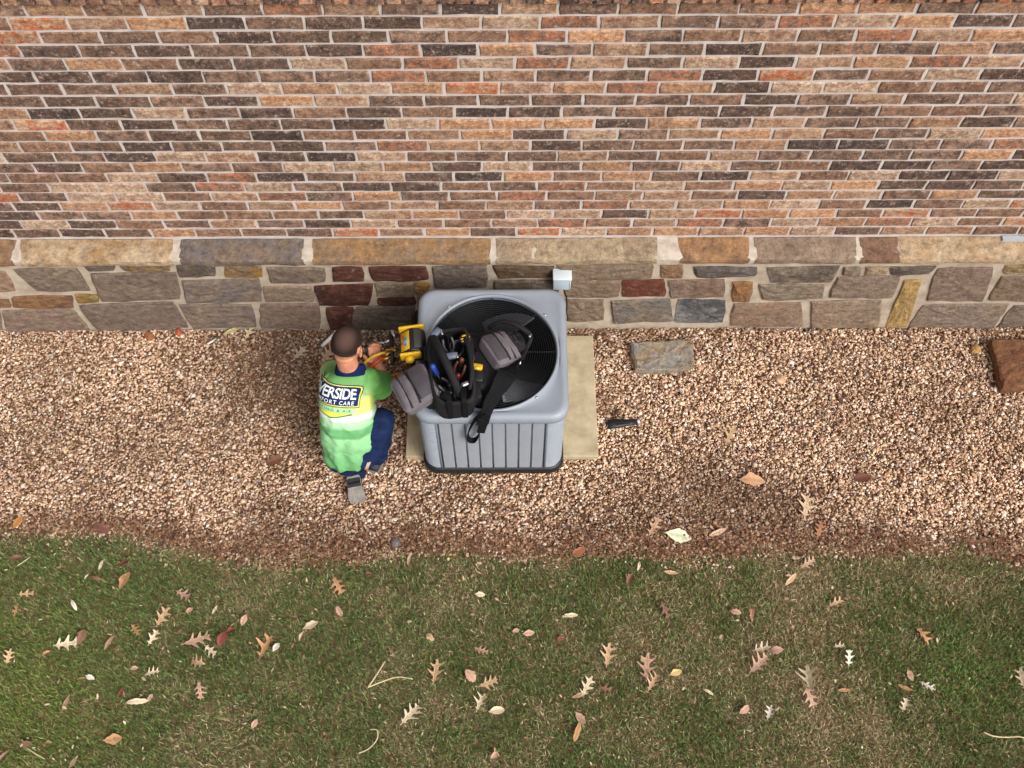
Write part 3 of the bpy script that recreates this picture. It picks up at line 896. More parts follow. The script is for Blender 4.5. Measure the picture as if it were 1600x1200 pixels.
# ribbed guard panels on each side: every rib its own piece
HP = ACH - .016
for q in range(4):
    M = Matrix.Rotation(q * math.pi / 2, 4, 'Z')
    nr, wid = 8, .0605
    for k in range(nr):
        cx = (k - (nr - 1) / 2) * .0705
        pts = []
        prof = [(-wid / 2 - .002, .018), (-wid / 2, .002), (-wid / 2 + .002, 0), (0, -.0006), (wid / 2 - .002, 0), (wid / 2, .002), (wid / 2 + .002, .018)]
        V, F = [], []
        for z in (.116, .690):
            for (u, d) in prof:
                w = M @ Vector((cx + u, -HP + d, 0))
                V.append((ACX + w.x, ACY + w.y, z))
        for i in range(6): F.append((i, i + 1, 8 + i, 7 + i))
        mesh('panel_rib', V, F, M_ac2, ac, False)
    for sx in (-1, 1):                        # upright frame between the ribs and the corner louvres
        w = M @ Vector((sx * .291, -HP + .004, 0))
        rbox('corner_post', (ACX + w.x, ACY + w.y, .403), (.011 if q % 2 == 0 else .010, .011, .572), M_acmid, ac, None, .002, 1)
    w = M @ Vector((0, -HP + .012, 0))
    rbox('panel_back', (ACX + w.x, ACY + w.y, .403), (.57, .006, .574) if q % 2 == 0 else (.006, .57, .574), M_acmid, ac, None, 0, 1)
# screws
M_steel = plain('bright_steel', C(205, 208, 212), .28, metal=.9, var=.15, scale=40)
for a in (R(38), R(130), R(222), R(310)):
    rbox('screw', (ACX + (RF + .016) * math.cos(a), ACY + (RF + .016) * math.sin(a), .762), (.012, .012, .006), M_steel, ac, None, .002, 1)
# guard of concentric wires
gv, gf = [], []
def add_wire(pts, r, closed):
    n = len(pts); b = len(gv)
    for i in range(n):
        p = Vector(pts[i]); t = (Vector(pts[(i + 1) % n]) - Vector(pts[i - 1])) if closed else (Vector(pts[min(i + 1, n - 1)]) - Vector(pts[max(i - 1, 0)]))
        t.normalize(); s = Vector((0, 0, 1)); u = t.cross(s).normalized()
        for k in range(4):
            a = k * math.pi / 2 + .785
            gv.append(p + u * (r * math.cos(a)) + s * (r * math.sin(a)))
    for i in range(n if closed else n - 1):
        for k in range(4):
            k2 = (k + 1) % 4; i2 = (i + 1) % n
            gf.append((b + i * 4 + k, b + i * 4 + k2, b + i2 * 4 + k2, b + i2 * 4 + k))
zg = lambda r: .752 - .0 * r
for k in range(24):
    r = .06 + k * .0122
    add_wire([(ACX + r * math.cos(2 * math.pi * i / 72), ACY + r * math.sin(2 * math.pi * i / 72), zg(r)) for i in range(72)], .0019, True)
for k in range(8):
    a = k * math.pi / 4
    add_wire([(ACX + r * math.cos(a), ACY + r * math.sin(a), zg(r) - .004) for r in (.05, .2, .348)], .0028, False)
mesh('fan_guard', gv, gf, M_wire, ac, True)
tube('fan_motor', [(ACX, ACY, .40), (ACX, ACY, .66), (ACX, ACY, .69)], [.075, .075, .06], M_blk, ac, 20)
for k in range(3):
    a0 = R(-52 + 120 * k)
    V, F = [], []
    nr, na = 7, 9
    for side in (0, .004):
        for i in range(nr):
            r = .07 + (.31 - .07) * i / (nr - 1)
            sp = R(24 + 6 * i / (nr - 1))
            for j in range(na):
                t = j / (na - 1) - .5
                a = a0 + 2 * t * sp + R(4) * i / nr
                V.append((ACX + r * math.cos(a), ACY + r * math.sin(a), (.655 - .20 * t if True else 0) + .012 * math.cos(t * 3) + side))
    n1 = nr * na
    for i in range(nr - 1):
        for j in range(na - 1):
            q = (i * na + j, i * na + j + 1, (i + 1) * na + j + 1, (i + 1) * na + j)
            F.append(q); F.append(tuple(n1 + x for x in reversed(q)))
    mesh('fan_blade', V, F, M_blade, ac, True)
# service valves and line set on the left side
M_brass = plain('brass', C(196, 160, 92), .32, metal=.85, var=.25, scale=30)
M_cu = plain('copper', C(176, 106, 74), .35, metal=.8, var=.3, scale=30)
xl = ACX - ACH
for i, (yy, zz) in enumerate(((2.93, .30), (3.02, .26))):
    tube('service_valve', [(xl + .04, yy, zz), (xl - .02, yy, zz), (xl - .055, yy, zz + .004)], [.014, .014, .010], M_brass, ac, 8)
tube('refrigerant_line', smooth_path([(xl - .05, 3.02, .26), (xl - .07, 3.1, .24), (xl - .06, 3.3, .22), (xl - .05, 3.44, .22)]), .022, M_blk, ac, 8)
tube('liquid_line', smooth_path([(xl - .05, 2.93, .30), (xl - .09, 3.0, .28), (xl - .1, 3.2, .20), (xl - .09, 3.44, .18)]), .006, M_cu, ac, 8)

# ------------------------------------------------------------------ disconnect box on the wall
M_box = plain('box_paint', C(206, 214, 218), .5, var=.08, scale=12, spec=.4)
M_box2 = plain('box_cover', C(176, 190, 204), .5, var=.06, scale=12, spec=.4)
bx0, bx1 = PW(865, 432, 3.39).x, PW(893, 432, 3.39).x
bcx = (bx0 + bx1) / 2
db = empty('disconnect_box', (bcx, 3.42, .54), 'small pale electrical disconnect box on the stone behind the air conditioner', 'electrical box')
rbox('housing', (bcx, 3.419, .596), (bx1 - bx0, .064, .112), M_box2, db, None, .004, 2)
rbox('hood', (bcx, 3.415, .655), (bx1 - bx0 + .006, .078, .012), M_box, db, None, .003, 2)
rbox('cover_hinge', (bx1 - .004, 3.387, .60), (.006, .006, .10), M_box, db, None, .001, 1)
tube('conduit_fitting', [(bcx - .025, 3.415, .545), (bcx - .025, 3.415, .51)], [.016, .013], M_steel, db, 10)
tube('conduit', smooth_path([(bcx - .025, 3.415, .52), (bcx - .03, 3.41, .44), (bcx - .05, 3.36, .34), (bcx - .08, 3.27, .32)]), .011, M_blk, db, 8)
tube('wire', smooth_path([(bcx + .012, 3.425, .545), (bcx + .015, 3.42, .50), (bcx + .03, 3.40, .45), (bcx + .035, 3.41, .40), (bcx + .02, 3.44, .36)]), .005, M_blk, db, 6)

# ------------------------------------------------------------------ tool bag on top of the unit
M_bag = plain('bag_nylon', C(27, 26, 29), .75, var=.35, scale=26, bump=.5, bscale=600, spec=.3)
M_bag_in = plain('bag_lining', C(20, 19, 21), .85, var=.3, scale=20, bump=.4, bscale=300)
M_pch = plain('pouch_fabric', C(112, 105, 110), .7, var=.22, scale=16, bump=.6, bscale=700, spec=.35)
M_pch2 = plain('pouch_panel', C(74, 70, 75), .42, var=.25, scale=14, bump=.4, bscale=300, spec=.5)
M_zip = plain('zipper_tape', C(22, 21, 24), .7, var=.2)
M_web = plain('webbing', C(17, 17, 20), .8, var=.3, scale=60, bump=.5, bscale=800, spec=.2)
M_yel = plain('yellow_plastic', C(214, 168, 24), .45, var=.2, scale=18, spec=.5)
M_pad = plain('slate_pad', C(88, 98, 114), .45, var=.2, scale=30, spec=.5)
M_red = plain('red_rubber', C(196, 52, 22), .5, var=.2, spec=.4)
M_blue = plain('blue_plastic', C(38, 68, 156), .45, var=.2)
ZB = .768
bc = P(706, 580, .86)
bag = empty('tool_bag', (bc.x, bc.y, ZB), 'black open tool bag with grey side pouches on top of the air conditioner', 'tool bag')
Rb = Matrix.Rotation(R(7), 3, 'Z')
def bl(x, y, z):                              # bag-local to world
    return Vector((bc.x, bc.y, ZB)) + Rb @ Vector((x, y, z))
# walls of the open bag, soft and bulging
W2, L2, HB = .112, .22, .17
V, F = [], []
ns, na = 6, 40
for j in range(ns):
    t = j / (ns - 1)
    for i in range(na):
        a = 2 * math.pi * i / na
        cx_, sy_ = math.cos(a), math.sin(a)
        e = .45
        k = 1 + .06 * math.sin(t * math.pi) + .03 * math.sin(3 * a + 5 * t)
        V.append(bl(W2 * k * math.copysign(abs(cx_) ** e, cx_), L2 * k * math.copysign(abs(sy_) ** e, sy_), HB * t + .014 * math.sin(2 * a + 1) * t))
for j in range(ns):
    t = 1 - j / (ns - 1) * .75
    for i in range(na):
        a = 2 * math.pi * i / na
        cx_, sy_ = math.cos(a), math.sin(a)
        e = .45
        V.append(bl((W2 - .012) * math.copysign(abs(cx_) ** e, cx_), (L2 - .012) * math.copysign(abs(sy_) ** e, sy_), HB * t + .014 * math.sin(2 * a + 1) * t))
for j in range(2 * ns - 1):
    for i in range(na):
        i2 = (i + 1) % na
        F.append((j * na + i, j * na + i2, (j + 1) * na + i2, (j + 1) * na + i))
F.append(tuple(range(na - 1, -1, -1))); F.append(tuple((2 * ns - 1) * na + i for i in range(na)))
mesh('bag_body', V, F, M_bag, bag, True)
rbox('divider', bl(0, 0, .09), (.008, .37, .13), M_bag_in, bag, Rb, .003, 1)
# carrying handle: a padded hoop along the bag with two slate grips and steel rings
hp = smooth_path([bl(-.06, .17, .12), bl(-.075, .14, .21), bl(-.05, .04, .265), bl(-.02, -.06, .26), bl(.01, -.14, .21), bl(.02, -.175, .13)], 6)
tube('carry_handle', hp, [.014] * 4 + [.021] * (len(hp) - 8) + [.014] * 4, M_bag, bag, 10)
for (px, py, zz, rz) in ((681, 520, .99, 50), (705, 556, 1.0, 10)):
    p = P(px, py, zz)
    rbox('handle_pad', p, (.062, .036, .026), M_pad, bag, Matrix.Rotation(R(rz), 3, 'Z') @ Matrix.Rotation(R(12), 3, 'X'), .012, 3)
    q = P(px + 9, py - 1, zz + .006)
    rbox('strap_clip', q, (.010, .034, .012), M_steel, bag, Matrix.Rotation(R(18), 3, 'Z'), .004, 2)
tube('edge_binding', smooth_path([P(677, 536, .985), P(682, 547, .98), P(690, 558, .975)], 5), .0035, plain('pink_grey_piping', C(168, 150, 150), .5), bag, 6)

def pouch(px, py, z, size, rz, tilt_x, tilt_y, ridge):
    c = P(px, py, z)
    rot = Matrix.Rotation(R(rz), 3, 'Z') @ Matrix.Rotation(R(tilt_y), 3, 'Y') @ Matrix.Rotation(R(tilt_x), 3, 'X')
    # a soft box whose face swells between the zips and sags into creases
    cuts = [-1.0] + list(ridge) + [1.0]
    def swell(x, y):
        sw = max((1 - abs(x) ** 2.2) * (1 - abs(y) ** 2.2), 0)
        b = 0
        for c0_, c1_ in zip(cuts[:-1], cuts[1:]):
            xx = x - .07 * (1 - y * y)
            if c0_ <= xx <= c1_:
                t_ = (xx - (c0_ + c1_) / 2) / ((c1_ - c0_) / 2)
                b = .22 * math.sqrt(max(0, 1 - t_ * t_)) * (1 - abs(y) ** 3)
        cr = float(fbm(x * 2.3 + px, y * 2.9 + py, 17)) - .5
        return .66 + .34 * sw + b + .16 * cr
    bm = bmesh.new()
    bmesh.ops.create_cube(bm, size=1.0)
    bmesh.ops.subdivide_edges(bm, edges=bm.edges[:], cuts=21, use_grid_fill=True)
    for v_ in bm.verts:
        u = v_.co * 2
        r_ = .66
        q = Vector(tuple(max(-r_, min(r_, k)) for k in u)); d = u - q
        if d.length > 0: d = d.normalized() * (1 - r_) * 1.0
        w = q + d
        zz = w.z * swell(u.x, u.y)
        v_.co = c + rot @ Vector((w.x * size[0] / 2, w.y * size[1] / 2, zz * size[2] / 2))
    o = from_bm('side_pouch', bm, M_pch, bag)
    def on(x, y, lift=.002):
        z_ = swell(x, y) * size[2] / 2 + lift
        return c + rot @ Vector((x * size[0] / 2, y * size[1] / 2, z_))
    for x0 in ridge:                          # dark zips running across
        pts = [on(x0 + .07 * (1 - t * t), t * .93, -.0005) for t in [k / 8 - 1 for k in range(17)]]
        tube('zipper', pts, .0058, M_zip, o, 6)
    # smooth panel on the inner part
    V, F = [], []
    nx, ny = 8, 8
    xa = ridge[-1] + .13
    for i in range(nx):
        for j in range(ny):
            V.append(on(xa + (.90 - xa) * i / (nx - 1), -.84 + 1.68 * j / (ny - 1), .003))
    for i in range(nx - 1):
        for j in range(ny - 1): F.append((i * ny + j, (i + 1) * ny + j, (i + 1) * ny + j + 1, i * ny + j + 1))
    mesh('pouch_panel', V, F, M_pch2, o, True)
    tube('seam_piping', [on(xa, -.84 + 1.68 * k / 10, .004) for k in range(11)], .0035, M_zip, o, 6)
    return o
pouch(649, 608, .875, (.205, .215, .10), 28, 0, -16, (-.52, -.05))
pouch(781, 548, .90, (.155, .20, .11), 211, 0, -20, (-.40, .05))
rbox('pouch_gusset', P(762, 540, .83), (.16, .12, .12), M_bag, bag, Matrix.Rotation(R(30), 3, 'Z'), .03, 3)
rbox('pouch_gusset', P(756, 580, .83), (.18, .22, .11), M_bag, bag, Matrix.Rotation(R(32), 3, 'Z'), .025, 3)
rbox('pouch_gusset', P(672, 612, .82), (.10, .16, .09), M_bag, bag, Matrix.Rotation(R(28), 3, 'Z'), .02, 3)
rbox('end_pocket', P(722, 622, .825), (.13, .10, .11), M_bag, bag, Rb, .022, 3)
rbox('end_pocket', P(690, 622, .83), (.07, .085, .12), M_bag, bag, Rb, .018, 3)
rbox('buckle', P(727, 600, .93), (.042, .024, .018), M_steel, bag, Matrix.Rotation(R(25), 3, 'Z'), .008, 3)
rbox('buckle', P(716, 605, .915), (.026, .018, .012), M_steel, bag, Matrix.Rotation(R(10), 3, 'Z'), .004, 2)
for (px, py) in ((698, 628), (699, 634), (740, 612), (742, 624), (688, 612), (741, 571)):
    rbox('rivet', P(px, py, .895), (.009, .009, .006), M_steel, bag, None, .003, 2)
rbox('base_foot', P(718, 636, .785), (.05, .028, .03), plain('tan_leather', C(176, 128, 76), .6, var=.3), bag, None, .01, 2)
# shoulder strap: webbing from the right pouch down over the front edge, ending in a loop
sp = smooth_path([P(812, 561, .90), P(798, 577, .93), P(782, 602, .905), P(768, 626, .85), P(759, 645, .795), (P(753, 655, .77)), Vector((P(750, 664, .735).x, ACY - ACH - .008, .735))], 6)
ribbon('shoulder_strap', sp, [.070] * 6 + [.096] * 14 + [.080] * 9 + [.055] * (len(sp) - 29), .006, M_web, bag, across=Vector((.8, .6, .15)))
yf = ACY - ACH - .014
lp = [PW(a, b, yf) for a, b in ((757, 655), (748, 652), (741, 658), (735, 668), (731, 679), (733, 687), (741, 688), (747, 682), (750, 674))]
ribbon('strap_loop', smooth_path(lp, 4), .030, .005, M_web, bag, across=Vector((0.25, 1, .35)))
ribbon('strap_tail', smooth_path([PW(759, 650, yf - .004), PW(755, 664, yf - .006), PW(751, 676, yf - .006)], 4), [.05] * 4 + [.042] * 5, .006, M_web, bag, across=Vector((1, 0, .25)))
# carrying tube arching over the right end
ap = smooth_path([P(764, 512, .83), P(781, 503, .88), P(800, 505, .90), P(820, 516, .88), P(829, 527, .82), P(822, 545, .80), P(815, 560, .86)], 6)
tube('strap_arch', ap, .013, M_bag, bag, 10)
rbox('strap_clip', P(828, 524, .845), (.014, .026, .012), M_steel, bag, Matrix.Rotation(R(-15), 3, 'Z'), .004, 2)
tube('strap_clip', [P(812, 569, .83), P(815, 553, .83)], [.007, .003], M_steel, bag, 6)
for k in range(4):
    a = smooth_path([P(787 + k * 5, 527 - k, .85), P(793 + k * 5, 533, .868), P(800 + k * 4, 545 - k * 2, .86)], 4)
    ribbon('elastic_loop', a, .010, .003, plain('charcoal_elastic', C(58, 56, 60), .7) if k == 0 else bpy.data.materials['charcoal_elastic'], bag, across=Vector((.6, -.5, .2)))

# slumped fabric of the open flap between the two sides, in soft folds
fv, ff = ellipsoid_vf((0, 0, 0), (1, 1, 1), None, 64, 34)
fc = P(742, 574, .80)
FV = []
for v in fv:
    e = .75
    q = Vector((math.copysign(abs(v.x) ** e, v.x) * .165, math.copysign(abs(v.y) ** e, v.y) * .20, v.z * .062))
    k = float(fbm(q.x * 17 + 3, q.y * 17 + 9, 71)) - .5
    k2 = math.sin(q.x * 62 + q.y * 38 + 6 * k)
    up = max(0, v.z)
    q.z += up * (.05 * k + .010 * k2)
    q.x *= 1 + .14 * k; q.y *= 1 + .14 * k
    w = fc + Rb @ q
    FV.append(Vector((w.x, w.y, max(w.z, .766))))
mesh('bag_flap', FV, ff, M_bag, bag, True)
fv, ff = ellipsoid_vf((0, 0, 0), (1, 1, 1), None, 48, 26)
fc = P(800, 543, .80)
FV = []
for v in fv:
    q = Vector((v.x * .075, v.y * .10, v.z * .055))
    k = float(fbm(q.x * 30 + 13, q.y * 30 + 5, 33)) - .5
    q.z += max(0, v.z) * (.05 * k + .008 * math.sin(q.y * 110 + 8 * k))
    w = fc + q
    FV.append(Vector((w.x, w.y, max(w.z, .766))))
mesh('bag_flap', FV, ff, M_bag, bag, True)

# tools standing in the bag
def tool(name, label, cat, px, py, z, h, r, m_handle, lean=(0, 0), group='hand tools in the bag'):
    p = P(px, py, z); d = Vector((lean[0], lean[1], 1)).normalized()
    t = empty(name, p - d * h, label, cat, group)
    tube('shaft', [p - d * h, p - d * (h * .45)], .0035, M_steel, t, 6)
    tube('handle', [p - d * (h * .5), p - d * (h * .42), p - d * (h * .25), p - d * .012, p], [r * .7, r, r * .85, r, r * .6], m_handle, t, 8)
    return t
tool('screwdriver', 'blue-handled screwdriver standing at the left side of the tool bag', 'screwdriver', 675, 570, .985, .18, .016, M_blue, (-.25, .1))
tool('screwdriver', 'dark red screwdriver handle deep in the tool bag', 'screwdriver', 716, 585, .95, .16, .013, plain('dark_red_handle', C(92, 26, 22), .5), (.1, -.15))
tool('screwdriver', 'black screwdriver handle at the front of the tool bag', 'screwdriver', 703, 600, .955, .16, .014, M_blk, (-.1, -.1))
tool('nut_driver', 'brown-handled nut driver in the middle of the tool bag', 'nut driver', 722, 560, .95, .16, .014, plain('brown_handle', C(96, 58, 40), .5), (.15, 0))
tp = empty('tape_measure', P(727, 531, .90), 'yellow and black tape measure in the back of the tool bag', 'tape measure', 'hand tools in the bag')
c0 = P(727, 531, .925)
tube('case', [c0 + Vector((0, 0, -.02)), c0 + Vector((0, 0, -.016)), c0 + Vector((0, 0, .014)), c0 + Vector((0, 0, .018))], [.026, .032, .032, .026], M_blk, tp, 18)
for k in range(3):
    rbox('grip_band', c0 + Vector((0, -.016 + k * .016, .019)), (.05 - abs(k - 1) * .012, .008, .006), M_yel, tp, Matrix.Rotation(R(20), 3, 'Z'), .002, 1)
kn = empty('utility_knife', P(746, 575, .87), 'yellow tool with a black body beside the right pouch of the tool bag', 'knife', 'hand tools in the bag')
rbox('handle', P(745, 573, .905), (.062, .034, .024), M_yel, kn, Matrix.Rotation(R(-12), 3, 'Z'), .009, 2)
rbox('slider', P(746, 575, .919), (.026, .014, .007), plain('amber_plastic', C(240, 208, 90), .4), kn, Matrix.Rotation(R(-12), 3, 'Z'), .003, 1)
rbox('body', P(747, 588, .885), (.062, .07, .03), M_blk, kn, Matrix.Rotation(R(-8), 3, 'Z'), .01, 2)
kr = empty('key_ring', P(737, 560, .91), 'small dull metal ring lying in the tool bag', 'ring')
rp = [P(737, 560, .915) + Vector((.013 * math.cos(a), .017 * math.sin(a), .002 * math.sin(a))) for a in [2 * math.pi * k / 16 for k in range(17)]]
tube('ring', rp, .0022, plain('dull_brass', C(120, 104, 66), .4, metal=.6), kr, 6)

def pliers(label, px, py, z, rz, m):
    t = empty('pliers', P(px, py, z - .1), label, 'pliers', 'hand tools in the bag')
    a = P(px, py, z); q = Matrix.Rotation(R(rz), 3, 'Z')
    for s in (-1, 1):
        tube('handle', smooth_path([a + q @ Vector((s * .022, .02, .0)), a + q @ Vector((s * .026, -.01, -.03)), a + q @ Vector((s * .008, -.03, -.075))], 4), .0075, m, t, 8)
    tube('jaw', [a + q @ Vector((0, -.03, -.072)), a + q @ Vector((0, -.045, -.12))], [.014, .006], M_steel, t, 8)
    return t
M_dk = plain('dark_grip', C(46, 46, 52), .4, var=.3, scale=40, spec=.6)
pliers('dark-gripped pliers at the back of the tool bag', 700, 533, .965, 20, M_dk)
pliers('pliers with reddish brown grips in the middle of the tool bag', 718, 572, .96, -30, plain('maroon_grip', C(72, 30, 28), .45))
pliers('dark pliers at the front of the tool bag beside the handle', 693, 598, .955, 70, M_dk)
wc = P(714, 545, .92)
cb_ = empty('cable_coil', wc, 'coil of black cable in the tool bag', 'cable')
tube('coil', [wc + Vector(((.036 + .004 * math.sin(3 * a)) * math.cos(a), (.046 + .004 * math.cos(5 * a)) * math.sin(a), .010 * math.sin(2.3 * a))) for a in [k * .35 for k in range(56)]], .0042, M_blk, cb_, 6)
# outer pockets, flaps and webbing that break up the bag's sides
for (x, y, z, sx, sy, sz, rz) in ((-.118, .10, .075, .035, .10, .12, 3), (-.122, -.02, .07, .04, .11, .11, -4), (-.112, -.13, .065, .035, .09, .10, 6), (.112, .12, .07, .035, .11, .11, -3), (.115, -.12, .06, .04, .12, .10, 5), (0, .222, .07, .14, .035, .11, 2)):
    rbox('outer_pocket', bl(x, y, z), (sx, sy, sz), M_bag, bag, Rb @ Matrix.Rotation(R(rz), 3, 'Z'), .012, 3)
for (x, y0, y1) in ((-.03, -.16, -.235), (.045, -.16, -.238)):
    ribbon('webbing', smooth_path([bl(x, y0, .172), bl(x, y0 - .045, .184), bl(x, y1 + .005, .165), bl(x, y1, .02)], 4), .026, .004, M_web, bag, across=Rb @ Vector((1, 0, 0)))
for (x, y) in ((-.137, .13), (-.143, .05), (-.143, -.06), (-.13, -.15)):
    ribbon('tool_loop', smooth_path([bl(x + .02, y, .13), bl(x - .012, y, .125), bl(x - .02, y, .07)], 4), .020, .003, M_web, bag, across=Rb @ Vector((0, 1, 0)))
hp2 = smooth_path([bl(.07, .17, .13), bl(.088, .13, .175), bl(.10, .03, .20), bl(.10, -.07, .195), bl(.08, -.15, .15)], 6)
tube('carry_handle', hp2, .0125, M_bag, bag, 8)

# ------------------------------------------------------------------ yellow meter on the left edge of the unit
mc = P(643, 538, .835)
meter = empty('manifold_gauge', (mc.x, mc.y, ZB), 'yellow and black refrigerant meter standing on the left edge of the air conditioner', 'gauge')
M_grey = plain('grey_face', C(66, 66, 62), .5, var=.25, scale=18)
Rm = Matrix.Rotation(R(5), 3, 'Z')
def ml(x, y, z): return Vector((mc.x, mc.y, .765)) + Rm @ Vector((x, y, z))
mesh_v = []
for y in (-.068, .068):
    for x, z in ((-.062, .004), (.075, .004), (.075, .085), (.052, .118), (.0, .128), (-.062, .078)):
        mesh_v.append(ml(x, y, z))
mf = [(0, 1, 2, 3, 4, 5), (11, 10, 9, 8, 7, 6)] + [(k, k + 6, (k + 1) % 6 + 6, (k + 1) % 6) for k in range(6)]
bm = bmesh.new(); vv = [bm.verts.new(p) for p in mesh_v]
for q in mf: bm.faces.new([vv[i] for i in q])
bmesh.ops.recalc_face_normals(bm, faces=bm.faces)
bmesh.ops.bevel(bm, geom=bm.edges[:], offset=.008, segments=2, profile=.5, affect='EDGES')
from_bm('body', bm, M_blk, meter)
Rslope = Rm @ Matrix.Rotation(-math.atan2(.05, .062), 3, 'Y')
lab = rbox('label_plate', ml(-.031, 0, .1055), (.060, .112, .005), M_yel, meter, Rslope, .002, 1)
rbox('screen', ml(-.028, -.002, .1095) , (.034, .060, .003), plain('screen_grey', C(168, 176, 168), .3), lab, Rslope, .001, 1)
for (dx, dy, cc, nm) in ((-.028, .006, C(60, 150, 150), 'teal_mark'), (-.040, .026, C(190, 60, 40), 'red_mark'), (-.028, -.028, C(150, 140, 160), 'mauve_mark'), (-.048, -.01, C(190, 70, 40), 'orange_mark')):
    rbox(nm, ml(dx, dy, .1055 + (dx + .031) * .80 + .0062), (.011, .015, .002), plain(nm, cc, .5), lab, Rslope, .0005, 1)
rbox('face_plate', ml(.036, 0, .1265), (.042, .112, .004), M_grey, meter, Rm @ Matrix.Rotation(R(11), 3, 'Y'), .002, 1)
for (y, hh) in ((.082, .0), (-.080, 0)):
    rbox('bumper', ml(.004 if y > 0 else -.006, y, .090), (.136 if y > 0 else .112, .017, .062), M_yel, meter, Rm @ Matrix.Rotation(R(4), 3, 'Z'), .010, 3)
tube('valve_knob', [ml(-.012, -.088, .085), ml(-.012, -.105, .085), ml(-.012, -.118, .082)], [.026, .024, .017], M_yel, meter, 12)

# hoses between the meter, the valves and the hands
def hose(name, label, m, pts, r):
    t = empty(name, Vector(pts[-1]), label, 'hose', 'refrigerant hoses')
    pp = smooth_path(pts, 8)
    tube('tubing', pp, r, m, t, 10)
    a, b = pp[0], pp[1]
    d = (a - b).normalized()
    tube('fitting', [a - d * .004, a + d * .012, a + d * .03, a + d * .04], [r * 1.25, r * 1.5, r * 1.2, r * .9], M_brass, t, 8)
    return t
M_yh = plain('yellow_rubber', C(222, 182, 40), .45, var=.15, spec=.5)
M_oh = plain('orange_red_rubber', C(206, 74, 24), .45, var=.35, scale=25, spec=.5)
hose('charging_hose', 'yellow refrigerant hose arching beside the man\'s head', M_yh, [P(606, 552, .62), P(596, 552, .65), P(580, 559, .64), P(568, 570, .60), P(566, 584, .5), P(585, 600, .38), P(620, 585, .30), Vector((xl - .055, 2.93, .31))], .0078)
hose('charging_hose', 'orange-red refrigerant hose below the yellow hose', M_oh, [P(601, 558, .62), P(592, 563, .645), P(582, 572, .63), P(575, 583, .58), P(580, 596, .45), P(612, 590, .32), Vector((xl - .055, 3.02, .27))], .0090)
hose('charging_hose', 'black refrigerant hose curving under the yellow meter', M_blk, [P(612, 545, .66), P(600, 540, .62), P(585, 545, .55), P(576, 556, .48), P(592, 575, .36), P(620, 560, .26)], .0075)
gm = empty('valve_manifold', P(605, 550, .60), 'cluster of brass and steel hose fittings left of the yellow meter', 'hose fittings')
for i, (px, py, z, dx, dy, L, m) in enumerate(((606, 533, .63, .5, .2, .05, M_steel), (598, 536, .62, 1, -.1, .045, M_steel), (605, 541, .63, .9, -.3, .04, M_brass), (609, 546, .64, .7, .1, .05, M_brass),
                                        (606, 553, .64, .6, .4, .045, M_brass), (604, 560, .64, .9, .3, .05, M_brass), (609, 564, .63, .2, .9, .035, M_brass), (614, 521, .66, .4, -.9, .05, M_steel))):
    p = P(px, py, z); d = Vector((dx, dy, .15)).normalized()
    tube('fitting', [p - d * L / 2, p - d * L * .2, p + d * L * .1, p + d * L / 2], [.006, .010, .0085, .005], m, gm, 8)
a, b = P(611, 518, .65), P(613, 570, .62)
tube('manifold_bar', [a, a.lerp(b, .5), b], .013, M_blk, gm, 10)
tube('manifold_hook', smooth_path([b, P(622, 560, .70), P(632, 548, .78)], 5), .005, M_blk, gm, 6)

# ------------------------------------------------------------------ odds and ends on the gravel
bt = empty('hand_tool', P(974, 664, .0), 'small black hand tool with a white end lying on the gravel right of the pad', 'tool')
q0, q1 = P(950, 663, .024), P(996, 659, .024)
d = (q1 - q0).normalized()
tube('barrel', [q0, q0 + d * .012, q0 + d * .06, q0 + d * .11, q1], [(.012, .024), (.016, .034), (.016, .030), (.014, .022), (.012, .020)], M_blk, bt, 12, up=(0, 0, 1))
tube('lens_ring', [q1 - d * .003, q1 + d * .012], [.014, .012], plain('white_cap', C(206, 208, 214), .4), bt, 10)
rbox('pocket_clip', (q0 + q1) / 2 + Vector((0, -.014, .016)), (.08, .008, .004), M_blk, bt, Matrix.Rotation(R(4), 3, 'Z'), .001, 1)
ws = empty('pipe_offcut', P(503, 541, .0), 'white plastic pipe offcut propped in the gravel left of the man\'s head', 'pipe')
w0, w1 = P(503, 541, .03), P(528, 517, .10)
M_wht = plain('white_pvc', C(226, 220, 212), .45, var=.08)
tube('pipe', [w0, w0.lerp(w1, .5), w1], .012, M_wht, ws, 12)
tube('pipe_end', [w0 + (w0 - w1) * .18, w0], [.004, .008], plain('brown_tip', C(120, 92, 74), .7), ws, 8)
wp = empty('plastic_stake', P(328, 535, .01), 'short white plastic stake lying at the foot of the wall on the left', 'stake')
rbox('blade', P(330, 534, .025), (.055, .012, .006), M_wht, wp, Matrix.Rotation(R(38), 3, 'Z'), .002, 1)
rbox('tip', P(336, 530, .027), (.02, .015, .008), plain('grey_green_tip', C(150, 170, 160), .5), wp, Matrix.Rotation(R(38), 3, 'Z'), .002, 1)
# ------------------------------------------------------------------ the man crouching beside the unit
man = empty('person', P(548, 745, 0), 'crouching man seen from behind in a green and white printed work shirt and jeans', 'person')
M_skin = plain('skin', C(206, 146, 116), .55, col2=C(186, 118, 94), scale=30, bump=.15, bscale=300, spec=.35)
M_hair = attr_mat('short_hair', .8, grain=.5, gscale=330, bump=.8, bscale=500, spec=.2)
M_jean = plain('denim', C(17, 29, 60), .85, col2=C(30, 47, 86), scale=18, bump=.4, bscale=900, spec=.15)
M_navy = plain('navy_knit', C(18, 34, 78), .85, var=.3, scale=40, bump=.4, bscale=700, spec=.15)
M_shoe = plain('shoe_upper', C(64, 62, 66), .7, var=.3, scale=30, bump=.4, bscale=300)
M_sole = plain('shoe_sole', C(150, 144, 136), .75, col2=C(112, 105, 98), scale=24, bump=.5, bscale=200)
M_belt = plain('black_belt', C(20, 19, 20), .55, var=.2)
M_shirt_col = None

